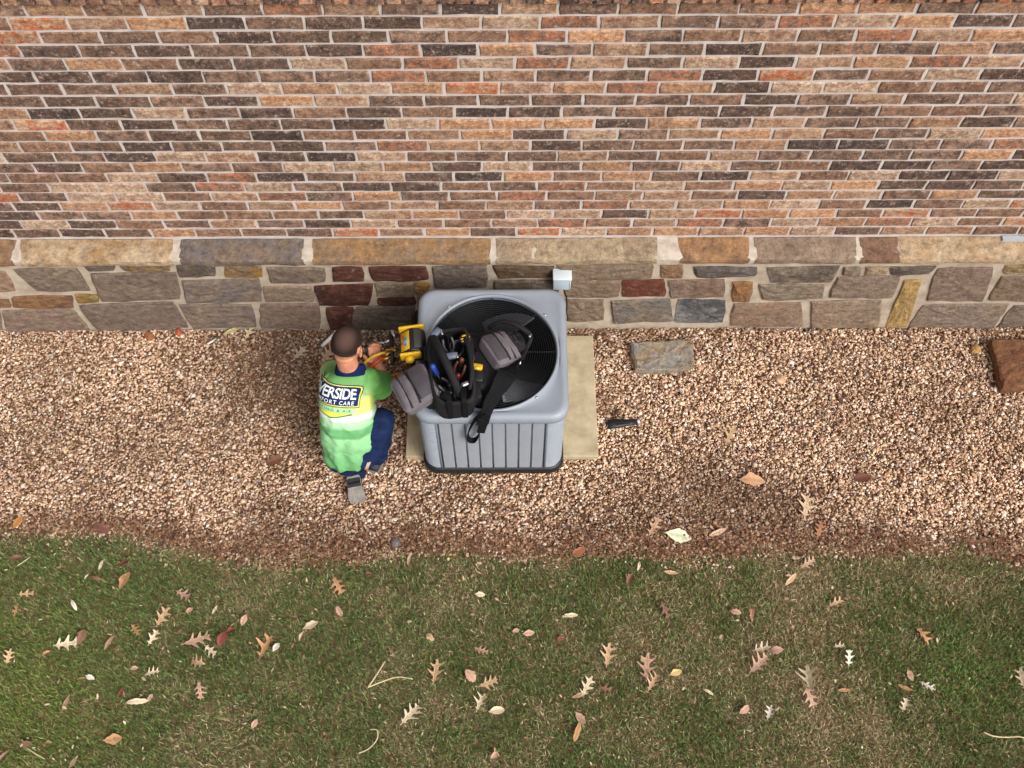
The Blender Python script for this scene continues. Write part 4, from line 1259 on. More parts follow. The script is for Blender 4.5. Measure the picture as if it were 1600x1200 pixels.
# spine rows: pixel of the back surface, its height, half-width, half-depth
ROWS = [(542, 738, .292, .108, .100), (541, 730, .325, .132, .112), (539, 704, .435, .146, .118), (538, 672, .545, .149, .122), (538, 640, .650, .150, .122),
        (540, 612, .735, .146, .114), (542, 597, .785, .118, .098), (544, 588, .812, .085, .078), (545, 582, .826, .060, .062)]
SP, NRM = [], []
surf = [P(a, b, z) for a, b, z, _, _ in ROWS]
for i in range(len(ROWS)):
    t = (surf[min(i + 1, len(surf) - 1)] - surf[max(i - 1, 0)])
    t.x = 0; t.normalize()
    n = Vector((0, -t.z, t.y))               # outwards from the back
    NRM.append((t, n))
    SP.append(surf[i] - n * ROWS[i][4])
XH = Vector((1, 0, 0))
def torso_vf(shrink=0.0, rows=None):
    V, F = [], []
    ids = rows if rows is not None else range(len(ROWS))
    seg = 36
    cnt = 0
    for i in ids:
        w, d = ROWS[i][3] - shrink, ROWS[i][4] - shrink
        t, n = NRM[i]
        for k in range(seg):
            a = 2 * math.pi * k / seg
            c, s = math.cos(a), math.sin(a)
            e = .82
            V.append(SP[i] + XH * (w * math.copysign(abs(c) ** e, c)) + n * (d * math.copysign(abs(s) ** e, s)))
        cnt += 1
    for j in range(cnt - 1):
        for k in range(seg):
            k2 = (k + 1) % seg
            F.append((j * seg + k, j * seg + k2, (j + 1) * seg + k2, (j + 1) * seg + k))
    F.append(tuple(range(seg - 1, -1, -1))); F.append(tuple((cnt - 1) * seg + k for k in range(seg)))
    return V, F

# joints
ShR = P(572, 603, .715) + Vector((0, .03, 0)); ElR = P(600, 604, .560); HaR = P(592, 571, .60)
ShL = P(517, 614, .670) + Vector((0, .09, -.01)); ElL = P(517, 603, .440) + Vector((0, .10, 0)); HaL = P(578, 574, .56)
NeckB = SP[-1] + Vector((0, .005, -.01))
HdC = P(542, 541, .945)
HipR = Vector((-.850, 2.460, .262)); KnR = P(597, 655, .47); AnR = Vector((-.775, 2.545, .085))
HipL = Vector((-.940, 2.465, .245)); KnL = Vector((-.955, 2.72, .085)); AnL = Vector((-.885, 2.44, .075))

# head: built upright, then turned to the right and bowed
yaw, pit = R(-16), R(-30)
RH = Matrix.Rotation(yaw, 3, 'Z') @ Matrix.Rotation(pit, 3, 'X')
hl = lambda x, y, z: HdC + RH @ Vector((x, y, z))
head = [ellipsoid_vf(hl(0, -.006, .022), (.0735, .094, .088), RH, 28, 18), ellipsoid_vf(hl(0, .030, -.030), (.060, .060, .075), RH, 24, 14),
        ellipsoid_vf(hl(0, .052, -.080), (.036, .034, .026), RH, 16, 10), ellipsoid_vf(hl(0, .090, -.022), (.011, .018, .024), RH, 12, 8),
        ellipsoid_vf(hl(0, .078, .018), (.048, .016, .012), RH, 14, 8), ellipsoid_vf(hl(0, .080, -.058), (.022, .012, .008), RH, 12, 8)]
for s in (-1, 1):
    RE = RH @ Matrix.Rotation(R(22 * s), 3, 'Z')
    head.append(ellipsoid_vf(hl(s * .078, -.006, -.012), (.009, .019, .033), RE, 14, 10))
    head.append(ellipsoid_vf(hl(s * .083, -.014, .002), (.006, .015, .022), RE, 12, 8))
neck = [tube_vf([NeckB + Vector((0, -.01, -.05)), NeckB.lerp(hl(0, -.03, -.05), .5), hl(0, -.022, -.03)], [(.060, .062), (.054, .056), (.055, .058)], 18)]

def limb(a, b, r0, r1, mid=None, seg=14):
    m = a.lerp(b, .45)
    rm = mid if mid else (r0 + r1) / 2
    return tube_vf([a - (b - a).normalized() * r0 * .4, a, m, b, b + (b - a).normalized() * r1 * .3], [r0 * .7, r0, rm, r1, r1 * .8], seg)

def hand_vf(wr, dirv, palm_n, side, curl):
    """palm with four curled fingers of unequal length and a thumb leaving its side"""
    d = dirv.normalized(); n = (palm_n - d * palm_n.dot(d)).normalized(); s = d.cross(n) * side
    out = []
    out.append(tube_vf([wr - d * .02, wr + d * .01, wr + d * .05, wr + d * .088], [(.017, .024), (.015, .028), (.014, .040), (.011, .038)], 14, up=n))
    for i, (off, L) in enumerate(((.030, .070), (.011, .080), (-.009, .074), (-.028, .058))):
        p = wr + d * .082 + s * off
        pts = [p - d * .02, p]
        dd = d.copy()
        for k, fr in enumerate((.44, .32, .24)):
            ang = R(curl * (1.0 + .25 * k))
            dd = (Matrix.Rotation(-ang * side, 3, s * side) @ dd) if True else dd
            pts.append(pts[-1] + dd * L * fr)
        out.append(tube_vf(pts, [.0098, .0098, .0092, .0085, .0068], 10))
    p = wr + d * .022 + s * .024
    t1 = p + (s * .8 + d * .55 + n * .15).normalized() * .036
    t2 = t1 + (d * .9 + s * .15 + n * .4).normalized() * .032
    t3 = t2 + (d * .75 - s * .25 + n * .5).normalized() * .024
    out.append(tube_vf([p - s * .008, p, t1, t2, t3], [.013, .014, .0115, .0105, .0075], 10))
    return out

skin = head + neck + [torso_vf(.022)]
skin += [limb(ShR, ElR, .050, .042), limb(ElR, HaR, .043, .027, .041), limb(ShL, ElL, .050, .042), limb(ElL, HaL, .043, .027, .041)]
skin += hand_vf(HaR, (P(586, 553, .61) - HaR), Vector((-.4, -.1, -.9)), 1, 38)
skin += hand_vf(HaL, (P(592, 556, .56) - HaL), Vector((.2, .5, -.85)), -1, 40)
skin += [limb(HipR, KnR, .07, .055), limb(KnR, AnR, .05, .04), limb(HipL, KnL, .07, .055), limb(KnL, AnL, .05, .04), ellipsoid_vf(SP[1], (.11, .09, .09))]
co, fs = fuse(skin, .0045, 5, .5)
mesh('body', co.tolist(), fs, M_skin, man, True)
M_eye = plain('eye_white', C(230, 226, 220), .3); M_iris = plain('iris', C(60, 42, 30), .3)
for s in (-1, 1):
    v, f = ellipsoid_vf(hl(s * .030, .077, .000), (.012, .012, .012), None, 12, 8)
    e = mesh('eye', v, f, M_eye, man, True)
    v, f = ellipsoid_vf(hl(s * .030, .0865, -.001), (.005, .004, .005), None, 10, 6)
    mesh('iris', v, f, M_iris, e, True)
# hair: a close-cropped cap that dips into the scalp along the hairline
V, F = ellipsoid_vf((0, 0, 0), (1, 1, 1), None, 64, 40)
HV, HCOL = [], []
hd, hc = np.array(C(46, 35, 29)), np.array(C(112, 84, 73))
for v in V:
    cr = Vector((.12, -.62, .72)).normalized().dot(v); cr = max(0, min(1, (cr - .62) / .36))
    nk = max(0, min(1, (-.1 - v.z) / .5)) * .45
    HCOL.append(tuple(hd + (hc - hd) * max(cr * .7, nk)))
    line = -.50 + .95 * max(0, (v.y + .25)) ** 1.0        # low at the nape, high at the brow
    if abs(v.x) > .6 and -.35 < v.y < .35: line = max(line, -.06)
    t = max(0, min(1, (v.z - line) / .22)); t = t * t * (3 - 2 * t)
    k = .955 + .095 * t
    k += (vnoise(v.x * 14 + 40, v.y * 14 + v.z * 11, 5) - .5) * .016 * t
    HV.append(hl(v.x * .0735 * k, -.006 + v.y * .094 * k, .022 + v.z * .088 * k))
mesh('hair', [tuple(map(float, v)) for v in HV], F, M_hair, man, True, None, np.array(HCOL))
sv, sf, sc_ = [], [], []
for q_ in range(5200):                        # cropped hair ends standing off the cap
    i_ = rnd.randrange(len(V)); v = V[i_].normalized()
    v = (v + Vector((rnd.gauss(0, .06), rnd.gauss(0, .06), rnd.gauss(0, .06)))).normalized()
    if v.z < -.42 + .95 * max(0, v.y + .25): continue
    if abs(v.x) > .6 and -.35 < v.y < .35 and v.z < .0: continue
    b_ = Vector((v.x * .0735, v.y * .094, v.z * .088)) * 1.04 + Vector((0, -.006, .022))
    d_ = (v + Vector((rnd.gauss(0, .5), rnd.gauss(0, .5) + .25, rnd.gauss(0, .5)))).normalized() * rnd.uniform(.004, .009)
    s_ = v.orthogonal().normalized() * .0007
    k_ = len(sv)
    sv += [HdC + RH @ (b_ - s_), HdC + RH @ (b_ + s_), HdC + RH @ (b_ + d_)]; sf.append((k_, k_ + 1, k_ + 2))
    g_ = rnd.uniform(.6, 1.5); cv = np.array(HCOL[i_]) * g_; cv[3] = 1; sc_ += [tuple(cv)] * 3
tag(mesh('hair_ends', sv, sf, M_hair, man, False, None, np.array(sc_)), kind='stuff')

# jeans: pelvis, both thighs, shins; one continuous garment
j = [ellipsoid_vf(SP[0] + Vector((0, .03, -.03)), (.128, .108, .080)), ellipsoid_vf(SP[1] + Vector((0, .015, -.01)), (.127, .100, .075))]
j += [limb(HipR, KnR, .092, .064, .080, 18), limb(KnR, AnR, .070, .056, .068, 16), limb(HipL, KnL, .086, .070, .082, 18), limb(KnL, AnL, .068, .055, .064, 16),
      ellipsoid_vf(KnR, (.066, .066, .066)), tube_vf([HipR + Vector((.015, .0, -.02)), HipR.lerp(KnR, .5) + Vector((.018, -.012, -.01)), KnR], [.072, .076, .060], 14)]
co, fs = fuse(j, .008, 6, .5)
nz = (fbm(co[:, 0] * 20 + co[:, 2] * 16, co[:, 1] * 20 + co[:, 2] * 20, 61) - .5) * .024
cen = co.mean(0); dv = co - cen; dv /= np.linalg.norm(dv, axis=1, keepdims=True)
jeans = mesh('jeans', (co + dv * nz[:, None]).tolist(), fs, M_jean, man, True)

# shirt: torso with two short sleeves
SLR = ShR.lerp(ElR, .88); SLL = ShL.lerp(ElL, .80)
sh = [torso_vf(0.0)]
sh += [tube_vf([ShR - (ElR - ShR) * .35, ShR, ShR.lerp(ElR, .4), SLR], [.055, .074, .076, .080], 18), tube_vf([ShL - (ElL - ShL) * .3, ShL, ShL.lerp(ElL, .4), SLL], [.050, .060, .064, .070], 18)]
sh += [ellipsoid_vf(ShR + Vector((-.02, -.01, .0)), (.075, .07, .07)), ellipsoid_vf(ShL + Vector((.025, .0, -.01)), (.060, .06, .058))]
co, fs = fuse(sh, .0065, 7, .5)
# spine parameter of each vertex (0 at the hem, 1 at the collar) for the printed bands
sy = np.array([p.y for p in SP]); sz = np.array([p.z for p in SP])
cum = np.concatenate([[0], np.cumsum(np.hypot(np.diff(sy), np.diff(sz)))]); cum /= cum[-1]
tt = np.linspace(0, 1, 200); py_ = np.interp(tt, cum, sy); pz_ = np.interp(tt, cum, sz)
ny_ = np.interp(tt, cum, [n.y for _, n in NRM]); nz_ = np.interp(tt, cum, [n.z for _, n in NRM])
ty_ = np.interp(tt, cum, [t.y for t, _ in NRM]); tz_ = np.interp(tt, cum, [t.z for t, _ in NRM])
prm = np.empty(len(co))
for i0 in range(0, len(co), 4000):
    q = co[i0:i0 + 4000]
    along = (q[:, None, 1] - py_[None]) * ty_[None] + (q[:, None, 2] - pz_[None]) * tz_[None]
    prm[i0:i0 + 4000] = tt[np.argmin(np.abs(along), axis=1)]
# folds
ax = np.interp(prm, cum, [p.x for p in SP])
rx = (co[:, 0] - ax)
fold = np.sin(rx * 60 + 9 * fbm(co[:, 0] * 6, prm * 5, 8) + 2 * prm) * np.clip(.6 - prm, 0, .5) * .018
fold += (fbm(co[:, 0] * 16 + prm * 9, prm * 13 - co[:, 0] * 7, 15) - .5) * .022
arm = np.clip((co[:, 0] - (ShR.x + .01)) / .03, 0, 1) * (prm > .45)
fold += np.sin((co[:, 2] * 70 + co[:, 0] * 45)) * .0025 * arm
back = np.clip((prm - .55) / .06, 0, 1) * (1 - arm)
fold *= 1 - .85 * back
cxyz = np.stack([ax, np.interp(prm, tt, py_), np.interp(prm, tt, pz_)], 1)
dv = co - cxyz; dv /= np.linalg.norm(dv, axis=1, keepdims=True) + 1e-9
co = co + dv * fold[:, None]
stops = [(0, C(84, 160, 88)), (.10, C(104, 180, 104)), (.30, C(134, 204, 134)), (.345, C(142, 208, 142)), (.36, C(92, 172, 98)), (.435, C(98, 178, 104)), (.45, C(152, 212, 150)),
         (.51, C(176, 222, 172)), (.535, C(230, 236, 228)), (.57, C(232, 236, 226)), (.592, C(206, 218, 124)), (.70, C(172, 206, 122)), (.80, C(146, 200, 122)), (.88, C(112, 178, 92)), (1.0, C(92, 160, 72))]
sp_ = [s for s, _ in stops]
prm2 = prm + rx * .10 - .025 * (rx / .15) ** 2
cols = np.stack([np.interp(prm2, sp_, [c[k] for _, c in stops]) for k in range(3)] + [np.ones(len(co))], 1)
gy = np.clip((rx - .02) / .10, 0, 1)[:, None] * np.exp(-((prm2 - .68) / .09) ** 2)[:, None]
gy = gy * .75
cols = cols * (1 - gy) + gy * np.array(C(232, 222, 70))
sg = np.array(C(82, 150, 56)); cols = cols * (1 - arm[:, None]) + sg * arm[:, None]
hemR = np.clip(1 - np.abs(((co - np.array(SLR)) @ np.array((ElR - ShR).normalized()))) / .016, 0, 1) * arm
cols = cols * (1 - hemR[:, None] * .5) + np.array(C(140, 210, 90)) * hemR[:, None] * .5
lum = cols[:, :3].mean(1, keepdims=True)
cols[:, :3] = cols[:, :3] * .80 + lum * .20
cols[:, 3] = 1
M_shirt = attr_mat('printed_shirt', .8, grain=.06, gscale=400, bump=.25, bscale=900, spec=.2)
shirt = mesh('shirt', co.tolist(), fs, M_shirt, man, True, None, cols)
bvh = BVHTree.FromPolygons([Vector(c) for c in co], fs)

# lettering and logo, laid onto the back of the shirt
def on_back(u, v, lift):
    """u metres round the back (to the right), v = height along the spine in 0..1"""
    y, z, x = np.interp(v, cum, sy), np.interp(v, cum, sz), np.interp(v, cum, [p.x for p in SP])
    n = Vector((0, float(np.interp(v, tt, ny_)), float(np.interp(v, tt, nz_)))).normalized()
    a = R(-34) + u / .142
    d = (n * math.cos(a) + XH * math.sin(a)).normalized()
    c = Vector((x, y, z))
    hit, nn, _, _ = bvh.ray_cast(c + d * .30, -d)
    if hit is None: return c + d * .14
    if nn.dot(d) < 0: nn = -nn
    return hit + nn * lift
SPL = float(np.sum(np.hypot(np.diff(sy), np.diff(sz))))
SLOPE = -.06
def place2d(x, y):                            # logo plane in metres, origin at its middle
    return x, .772 + (y + x * SLOPE) / SPL
def print_poly(name, grid, mat, lift, parent):
    nx, ny = len(grid), len(grid[0])
    V = [on_back(*place2d(*g), lift) for col in grid for g in col]
    F = [(i * ny + j_, (i + 1) * ny + j_, (i + 1) * ny + j_ + 1, i * ny + j_ + 1) for i in range(nx - 1) for j_ in range(ny - 1)]
    return mesh(name, V, F, mat, parent, True)
def bar(name, x0, x1, yb, yt, mat, lift, skew=0.0, nx=56):
    g = []
    for i in range(nx + 1):
        x = x0 + (x1 - x0) * i / nx
        g.append([(x + skew * (yb + (yt - yb) * k / 9), yb + (yt - yb) * k / 9) for k in range(10)])
    return print_poly(name, g, mat, lift, shirt)
M_ink = plain('navy_ink', C(28, 44, 96), .8, var=.15, spec=.15)
M_inkw = plain('white_ink', C(240, 242, 240), .8, var=.04, spec=.15)
M_inkg = plain('green_ink', C(40, 130, 84), .8, var=.1, spec=.15)
M_inky = plain('yellow_ink', C(236, 226, 84), .8, var=.06, spec=.15)
bar('logo_border', -.176, .176, -.062, .078, M_ink, .0030, .10)
bar('logo_border', -.172, .172, -.057, .073, M_inky, .0042, .10)
bar('logo_border', -.166, .166, -.051, .067, M_ink, .0054, .10)
bar('logo_stripe', -.158, .158, -.092, -.068, plain('pale_green_ink', C(176, 228, 170), .8, var=.05), .0034, .05)
for (x0, x1, ya, yb, m) in ((-.12, .0, -.098, -.130, M_inkg), (.0, .13, -.130, -.104, M_inkg)):
    g = [[(x0 + (x1 - x0) * i / 10, ya + (yb - ya) * i / 10 + k * .006) for k in range(2)] for i in range(11)]
    print_poly('logo_chevron', g, m, .0052, shirt)
g = [[(-.125 + .25 * i / 14, (-.096 if k else -.096 - .034 * (1 - abs(i / 7 - 1)))) for k in (0, 1)] for i in range(15)]
print_poly('logo_chevron', g, M_inky, .0036, shirt)

def lettering(name, text, mat, xw, cy, hgt, lift, bold=0.0, space=1.0):
    cu = bpy.data.curves.new('t', 'FONT')
    cu.body = text; cu.size = 1.0; cu.offset = bold; cu.space_character = space; cu.align_x = 'CENTER'; cu.resolution_u = 3; cu.shear = .12
    ob = bpy.data.objects.new('t', cu); COL.objects.link(ob)
    dg = bpy.context.evaluated_depsgraph_get()
    me = bpy.data.meshes.new_from_object(ob.evaluated_get(dg))
    bpy.data.objects.remove(ob); bpy.data.curves.remove(cu)
    bm = bmesh.new(); bm.from_mesh(me); bpy.data.meshes.remove(me)
    xs = [v.co.x for v in bm.verts]; ys = [v.co.y for v in bm.verts]
    x0, x1, y0, y1 = min(xs), max(xs), min(ys), max(ys)
    for v in bm.verts:
        v.co = Vector(((v.co.x - (x0 + x1) / 2) / (x1 - x0) * xw, cy + ((v.co.y - y0) / (y1 - y0) - .5) * hgt, 0))
    bmesh.ops.triangulate(bm, faces=bm.faces[:])
    for _ in range(3):
        lg = [e for e in bm.edges if e.calc_length() > .007]
        if not lg: break
        bmesh.ops.subdivide_edges(bm, edges=lg, cuts=1)
        bmesh.ops.triangulate(bm, faces=bm.faces[:])
    for v in bm.verts:
        v.co = on_back(*place2d(v.co.x, v.co.y), lift)
    vs = [v.co.copy() for v in bm.verts]; bm.verts.index_update()
    fs_ = [[v.index for v in f.verts] for f in bm.faces]; bm.free()
    return mesh(name, vs, fs_, mat, shirt, False)
lettering('lettering', 'RIVERSIDE', M_inkw, .310, .024, .068, .0090, .020, .92)
lettering('lettering', 'COMFORT CARE', M_inkw, .280, -.032, .024, .0090, .012, 1.25)
lettering('lettering', 'HEATING & AIR', M_inkg, .25, -.080, .015, .0056, .010, 1.35)

# collar, belt, patch, shoes
cp = []
t, n = NRM[-1]
cb = SP[-1] + t * -.006
V, F = [], []
seg = 32
for (k, h, g) in ((0, -.014, 1.14), (1, .006, 1.15), (2, .034, 1.03), (3, .042, .97), (4, .036, .92), (5, -.01, .92)):
    for i in range(seg):
        a = 2 * math.pi * i / seg
        dip = -.020 * max(0, -math.sin(a))                  # lower at the throat
        V.append(cb + XH * (.073 * g * math.cos(a)) + n * (.070 * g * math.sin(a)) + t * (h + dip))
for k in range(5):
    for i in range(seg):
        i2 = (i + 1) % seg
        F.append((k * seg + i, k * seg + i2, (k + 1) * seg + i2, (k + 1) * seg + i))
mesh('collar', V, F, M_navy, man, True)
V, F = [], []
for k, (h, g) in enumerate(((.000, 1.0), (.0, 1.03), (.034, 1.03), (.034, 1.0))):
    for i in range(40):
        a = 2 * math.pi * i / 40
        c_, s_ = math.cos(a), math.sin(a)
        V.append(SP[1] + XH * (.119 * g * math.copysign(abs(c_) ** .85, c_)) + NRM[1][1] * (.094 * g * math.copysign(abs(s_) ** .85, s_)) + NRM[1][0] * (h - .034 - .10 * c_ * .2 - .014))
for k in range(3):
    for i in range(40):
        F.append((k * 40 + i, k * 40 + (i + 1) % 40, (k + 1) * 40 + (i + 1) % 40, (k + 1) * 40 + i))
mesh('belt', V, F, M_belt, man, True)
bj = BVHTree.FromPolygons([v.co + jeans.location + man.location for v in jeans.data.vertices], [tuple(p.vertices) for p in jeans.data.polygons])
def snap(px, py, lift=.004):
    d = ray(px, py).normalized()
    hit, nn, _, _ = bj.ray_cast(Vector((0, 0, HC)), d)
    return (hit + (nn if nn.dot(d) < 0 else -nn) * lift, nn) if hit else (P(px, py, .3), Vector((0, 0, 1)))
p, nn = snap(574, 727)
rbox('leather_patch', p, (.024, .060, .006), plain('tan_patch', C(196, 166, 138), .6, var=.2), man, nn.to_track_quat('Z', 'Y').to_matrix() @ Matrix.Rotation(R(-28), 3, 'Z'), .003, 1)

def shoe(name, heel, toe, upv, w, sole_first):
    d = (toe - heel); L = d.length; d.normalize(); u = (upv - d * upv.dot(d)).normalized(); s = d.cross(u)
    prof = [(0, .62, .058), (.08, .80, .085), (.25, .84, .088), (.45, .86, .078), (.65, 1.0, .062), (.82, 1.02, .052), (.95, .92, .044), (1.0, .66, .034)]
    sg = 16
    V, F = [], []
    for t_, ww, hh in prof:
        for k in range(sg):
            a = 2 * math.pi * k / sg
            c_, s_ = math.cos(a), math.sin(a)
            yy = hh * .5 + hh * .5 * math.copysign(abs(s_) ** .7, s_)
            V.append(heel + d * (L * t_) + s * (w * ww * math.copysign(abs(c_) ** .7, c_)) + u * (yy + .018))
    m = len(prof)
    for i in range(m - 1):
        for k in range(sg):
            k2 = (k + 1) % sg
            F.append((i * sg + k, i * sg + k2, (i + 1) * sg + k2, (i + 1) * sg + k))
    F += [tuple(range(sg - 1, -1, -1)), tuple((m - 1) * sg + k for k in range(sg))]
    o = mesh(name, V, F, M_shoe, man, True)
    V, F = [], []
    for lay, (hh, g) in enumerate(((0, .98), (0, 1.06), (.024, 1.08), (.026, .9))):
        for t_, ww, _h in prof:
            V.append(heel + d * (L * (t_ * 1.03 - .012)) + s * (w * ww * g) + u * hh)
        for t_, ww, _h in reversed(prof):
            V.append(heel + d * (L * (t_ * 1.03 - .012)) - s * (w * ww * g) + u * hh)
    k_ = 2 * m
    F.append(tuple(range(k_ - 1, -1, -1)))
    for lay in range(3):
        for i in range(k_):
            F.append((lay * k_ + i, lay * k_ + (i + 1) % k_, (lay + 1) * k_ + (i + 1) % k_, (lay + 1) * k_ + i))
    so = mesh('sole', V, F, M_sole, o, False)
    for t_ in ((.22, .34) if sole_first else ()):
        pts = [heel + d * (L * t_) + s * (w * .86 * q) + u * (-.001) for q in (-1, -.4, .3, 1)]
        ribbon('sole_band', pts, .030, .005, M_belt, o, across=d)
    return o
shoe('shoe', P(551, 742, .11), P(559, 785, .060), Vector((0, .25, -1)), .043, True)
shoe('shoe', Vector((-.80, 2.49, .0)), Vector((-.735, 2.755, .0)), Vector((0, 0, 1)), .046, False)
# ------------------------------------------------------------------ fallen leaves and twigs
M_leaf = attr_mat('dry_leaf', .75, grain=.16, gscale=160, bump=.3, bscale=220, spec=.3)
def leaf(kind, px, py, size_px, ang, col, label, cat='leaf', z=None, seed=0, group='fallen leaves on the lawn', curl=1.0):
    r = random.Random(seed * 7 + int(px) * 3 + int(py))
    c = P(px, py, 0)
    onlawn = c.y < float(y_edge(c.x))
    z = (.025 if onlawn else .022) if z is None else z
    c = P(px, py, z)
    L = size_px / 285.0 * .95
    n = 34 if kind == 'oak' else 11
    rows = []
    nlob = r.choice([2.9, 3.4, 3.9]); phs = (r.uniform(-.5, .5), r.uniform(-.5, .5)); asy = (r.uniform(.7, 1.05), r.uniform(.7, 1.05))
    for i in range(n + 1):
        t = i / n
        w2 = None
        if kind == 'oak':
            env = .40 * math.sin(math.pi * min(1, t * .90 + .08)) ** .6
            lob = math.sin(t * math.pi * 2 * nlob - .9 + phs[0])
            lob2 = math.sin(t * math.pi * 2 * nlob - .9 + phs[1])
            w = env * asy[0] * (.24 + .76 * max(0, lob) ** 1.2) if .08 < t < .97 else .025
            w2 = env * asy[1] * (.24 + .76 * max(0, lob2) ** 1.2) if .08 < t < .97 else .025
            if t < .12: w = w2 = .018
            sw = .55
        elif kind == 'oval':
            w = .26 * math.sin(math.pi * max(0, (t - .06) / .94)) ** .8 if t > .06 else .012
            sw = 0
        elif kind == 'slim':
            w = .13 * math.sin(math.pi * t) ** .7 + .01; sw = 0
        else:                                 # 'scrap'
            w = .33 * math.sin(math.pi * t) ** .5 * r.uniform(.6, 1.1) + .01; sw = 0
        rows.append((t, w * r.uniform(.8, 1.15), (w if w2 is None else w2) * r.uniform(.8, 1.15), sw))
    cu = r.uniform(.6, 2.6) * curl * (.55 if kind in ('oak', 'oval') else .9)
    bend = r.uniform(-.6, 1.0) * curl
    V = []
    ca, sa = math.cos(R(ang)), math.sin(R(ang))
    for t, wl_, wr_, sw in rows:
        x0 = (t - .5)
        zz = bend * .16 * (1 - (2 * t - 1) ** 2) - bend * .05
        for wv, sgn in ((wl_, 1), (wl_ * .5, 1), (0, 0), (wr_ * .5, -1), (wr_, -1)):
            x = x0 + (sw * wv if abs(sgn) else 0)
            y = sgn * wv
            q = abs(y)
            V.append(c + Vector(((x * ca - y * sa) * L, (x * sa + y * ca) * L, (zz + cu * q * q * 1.3 + .06 * q * math.sin(9 * x + 2 * sgn)) * L)))
    tl = Matrix.Rotation(r.gauss(0, .22) * curl, 3, 'X') @ Matrix.Rotation(r.gauss(0, .22) * curl, 3, 'Y')
    V = [c + tl @ (v - c) for v in V]
    F = []
    for i in range(n):
        for k in range(4): F.append((i * 5 + k, i * 5 + k + 1, (i + 1) * 5 + k + 1, (i + 1) * 5 + k))
    lo = min(v.z for v in V)
    V = [v + Vector((0, 0, z - lo - .010)) for v in V]
    cols = []
    mid = tuple(q * .72 for q in col[:3]) + (1,)
    for i in range(n + 1):
        for k in range(5):
            a = r.uniform(.9, 1.08)
            b = mid if k == 2 else col
            cols.append((b[0] * a, b[1] * a, b[2] * a, 1))
    nm = {'oak': 'oak_leaf', 'oval': 'oval_leaf', 'slim': 'narrow_leaf', 'scrap': 'leaf_scrap'}[kind]
    o = mesh(nm, V, F, M_leaf, None, True, None, np.array(cols))
    return tag(o, label, cat, group)
TN, CR, PK, OR, RD, BN, WH, YL = C(204, 168, 132), C(220, 200, 168), C(192, 154, 130), C(190, 144, 104), C(134, 74, 64), C(128, 95, 76), C(222, 214, 196), C(206, 178, 120)
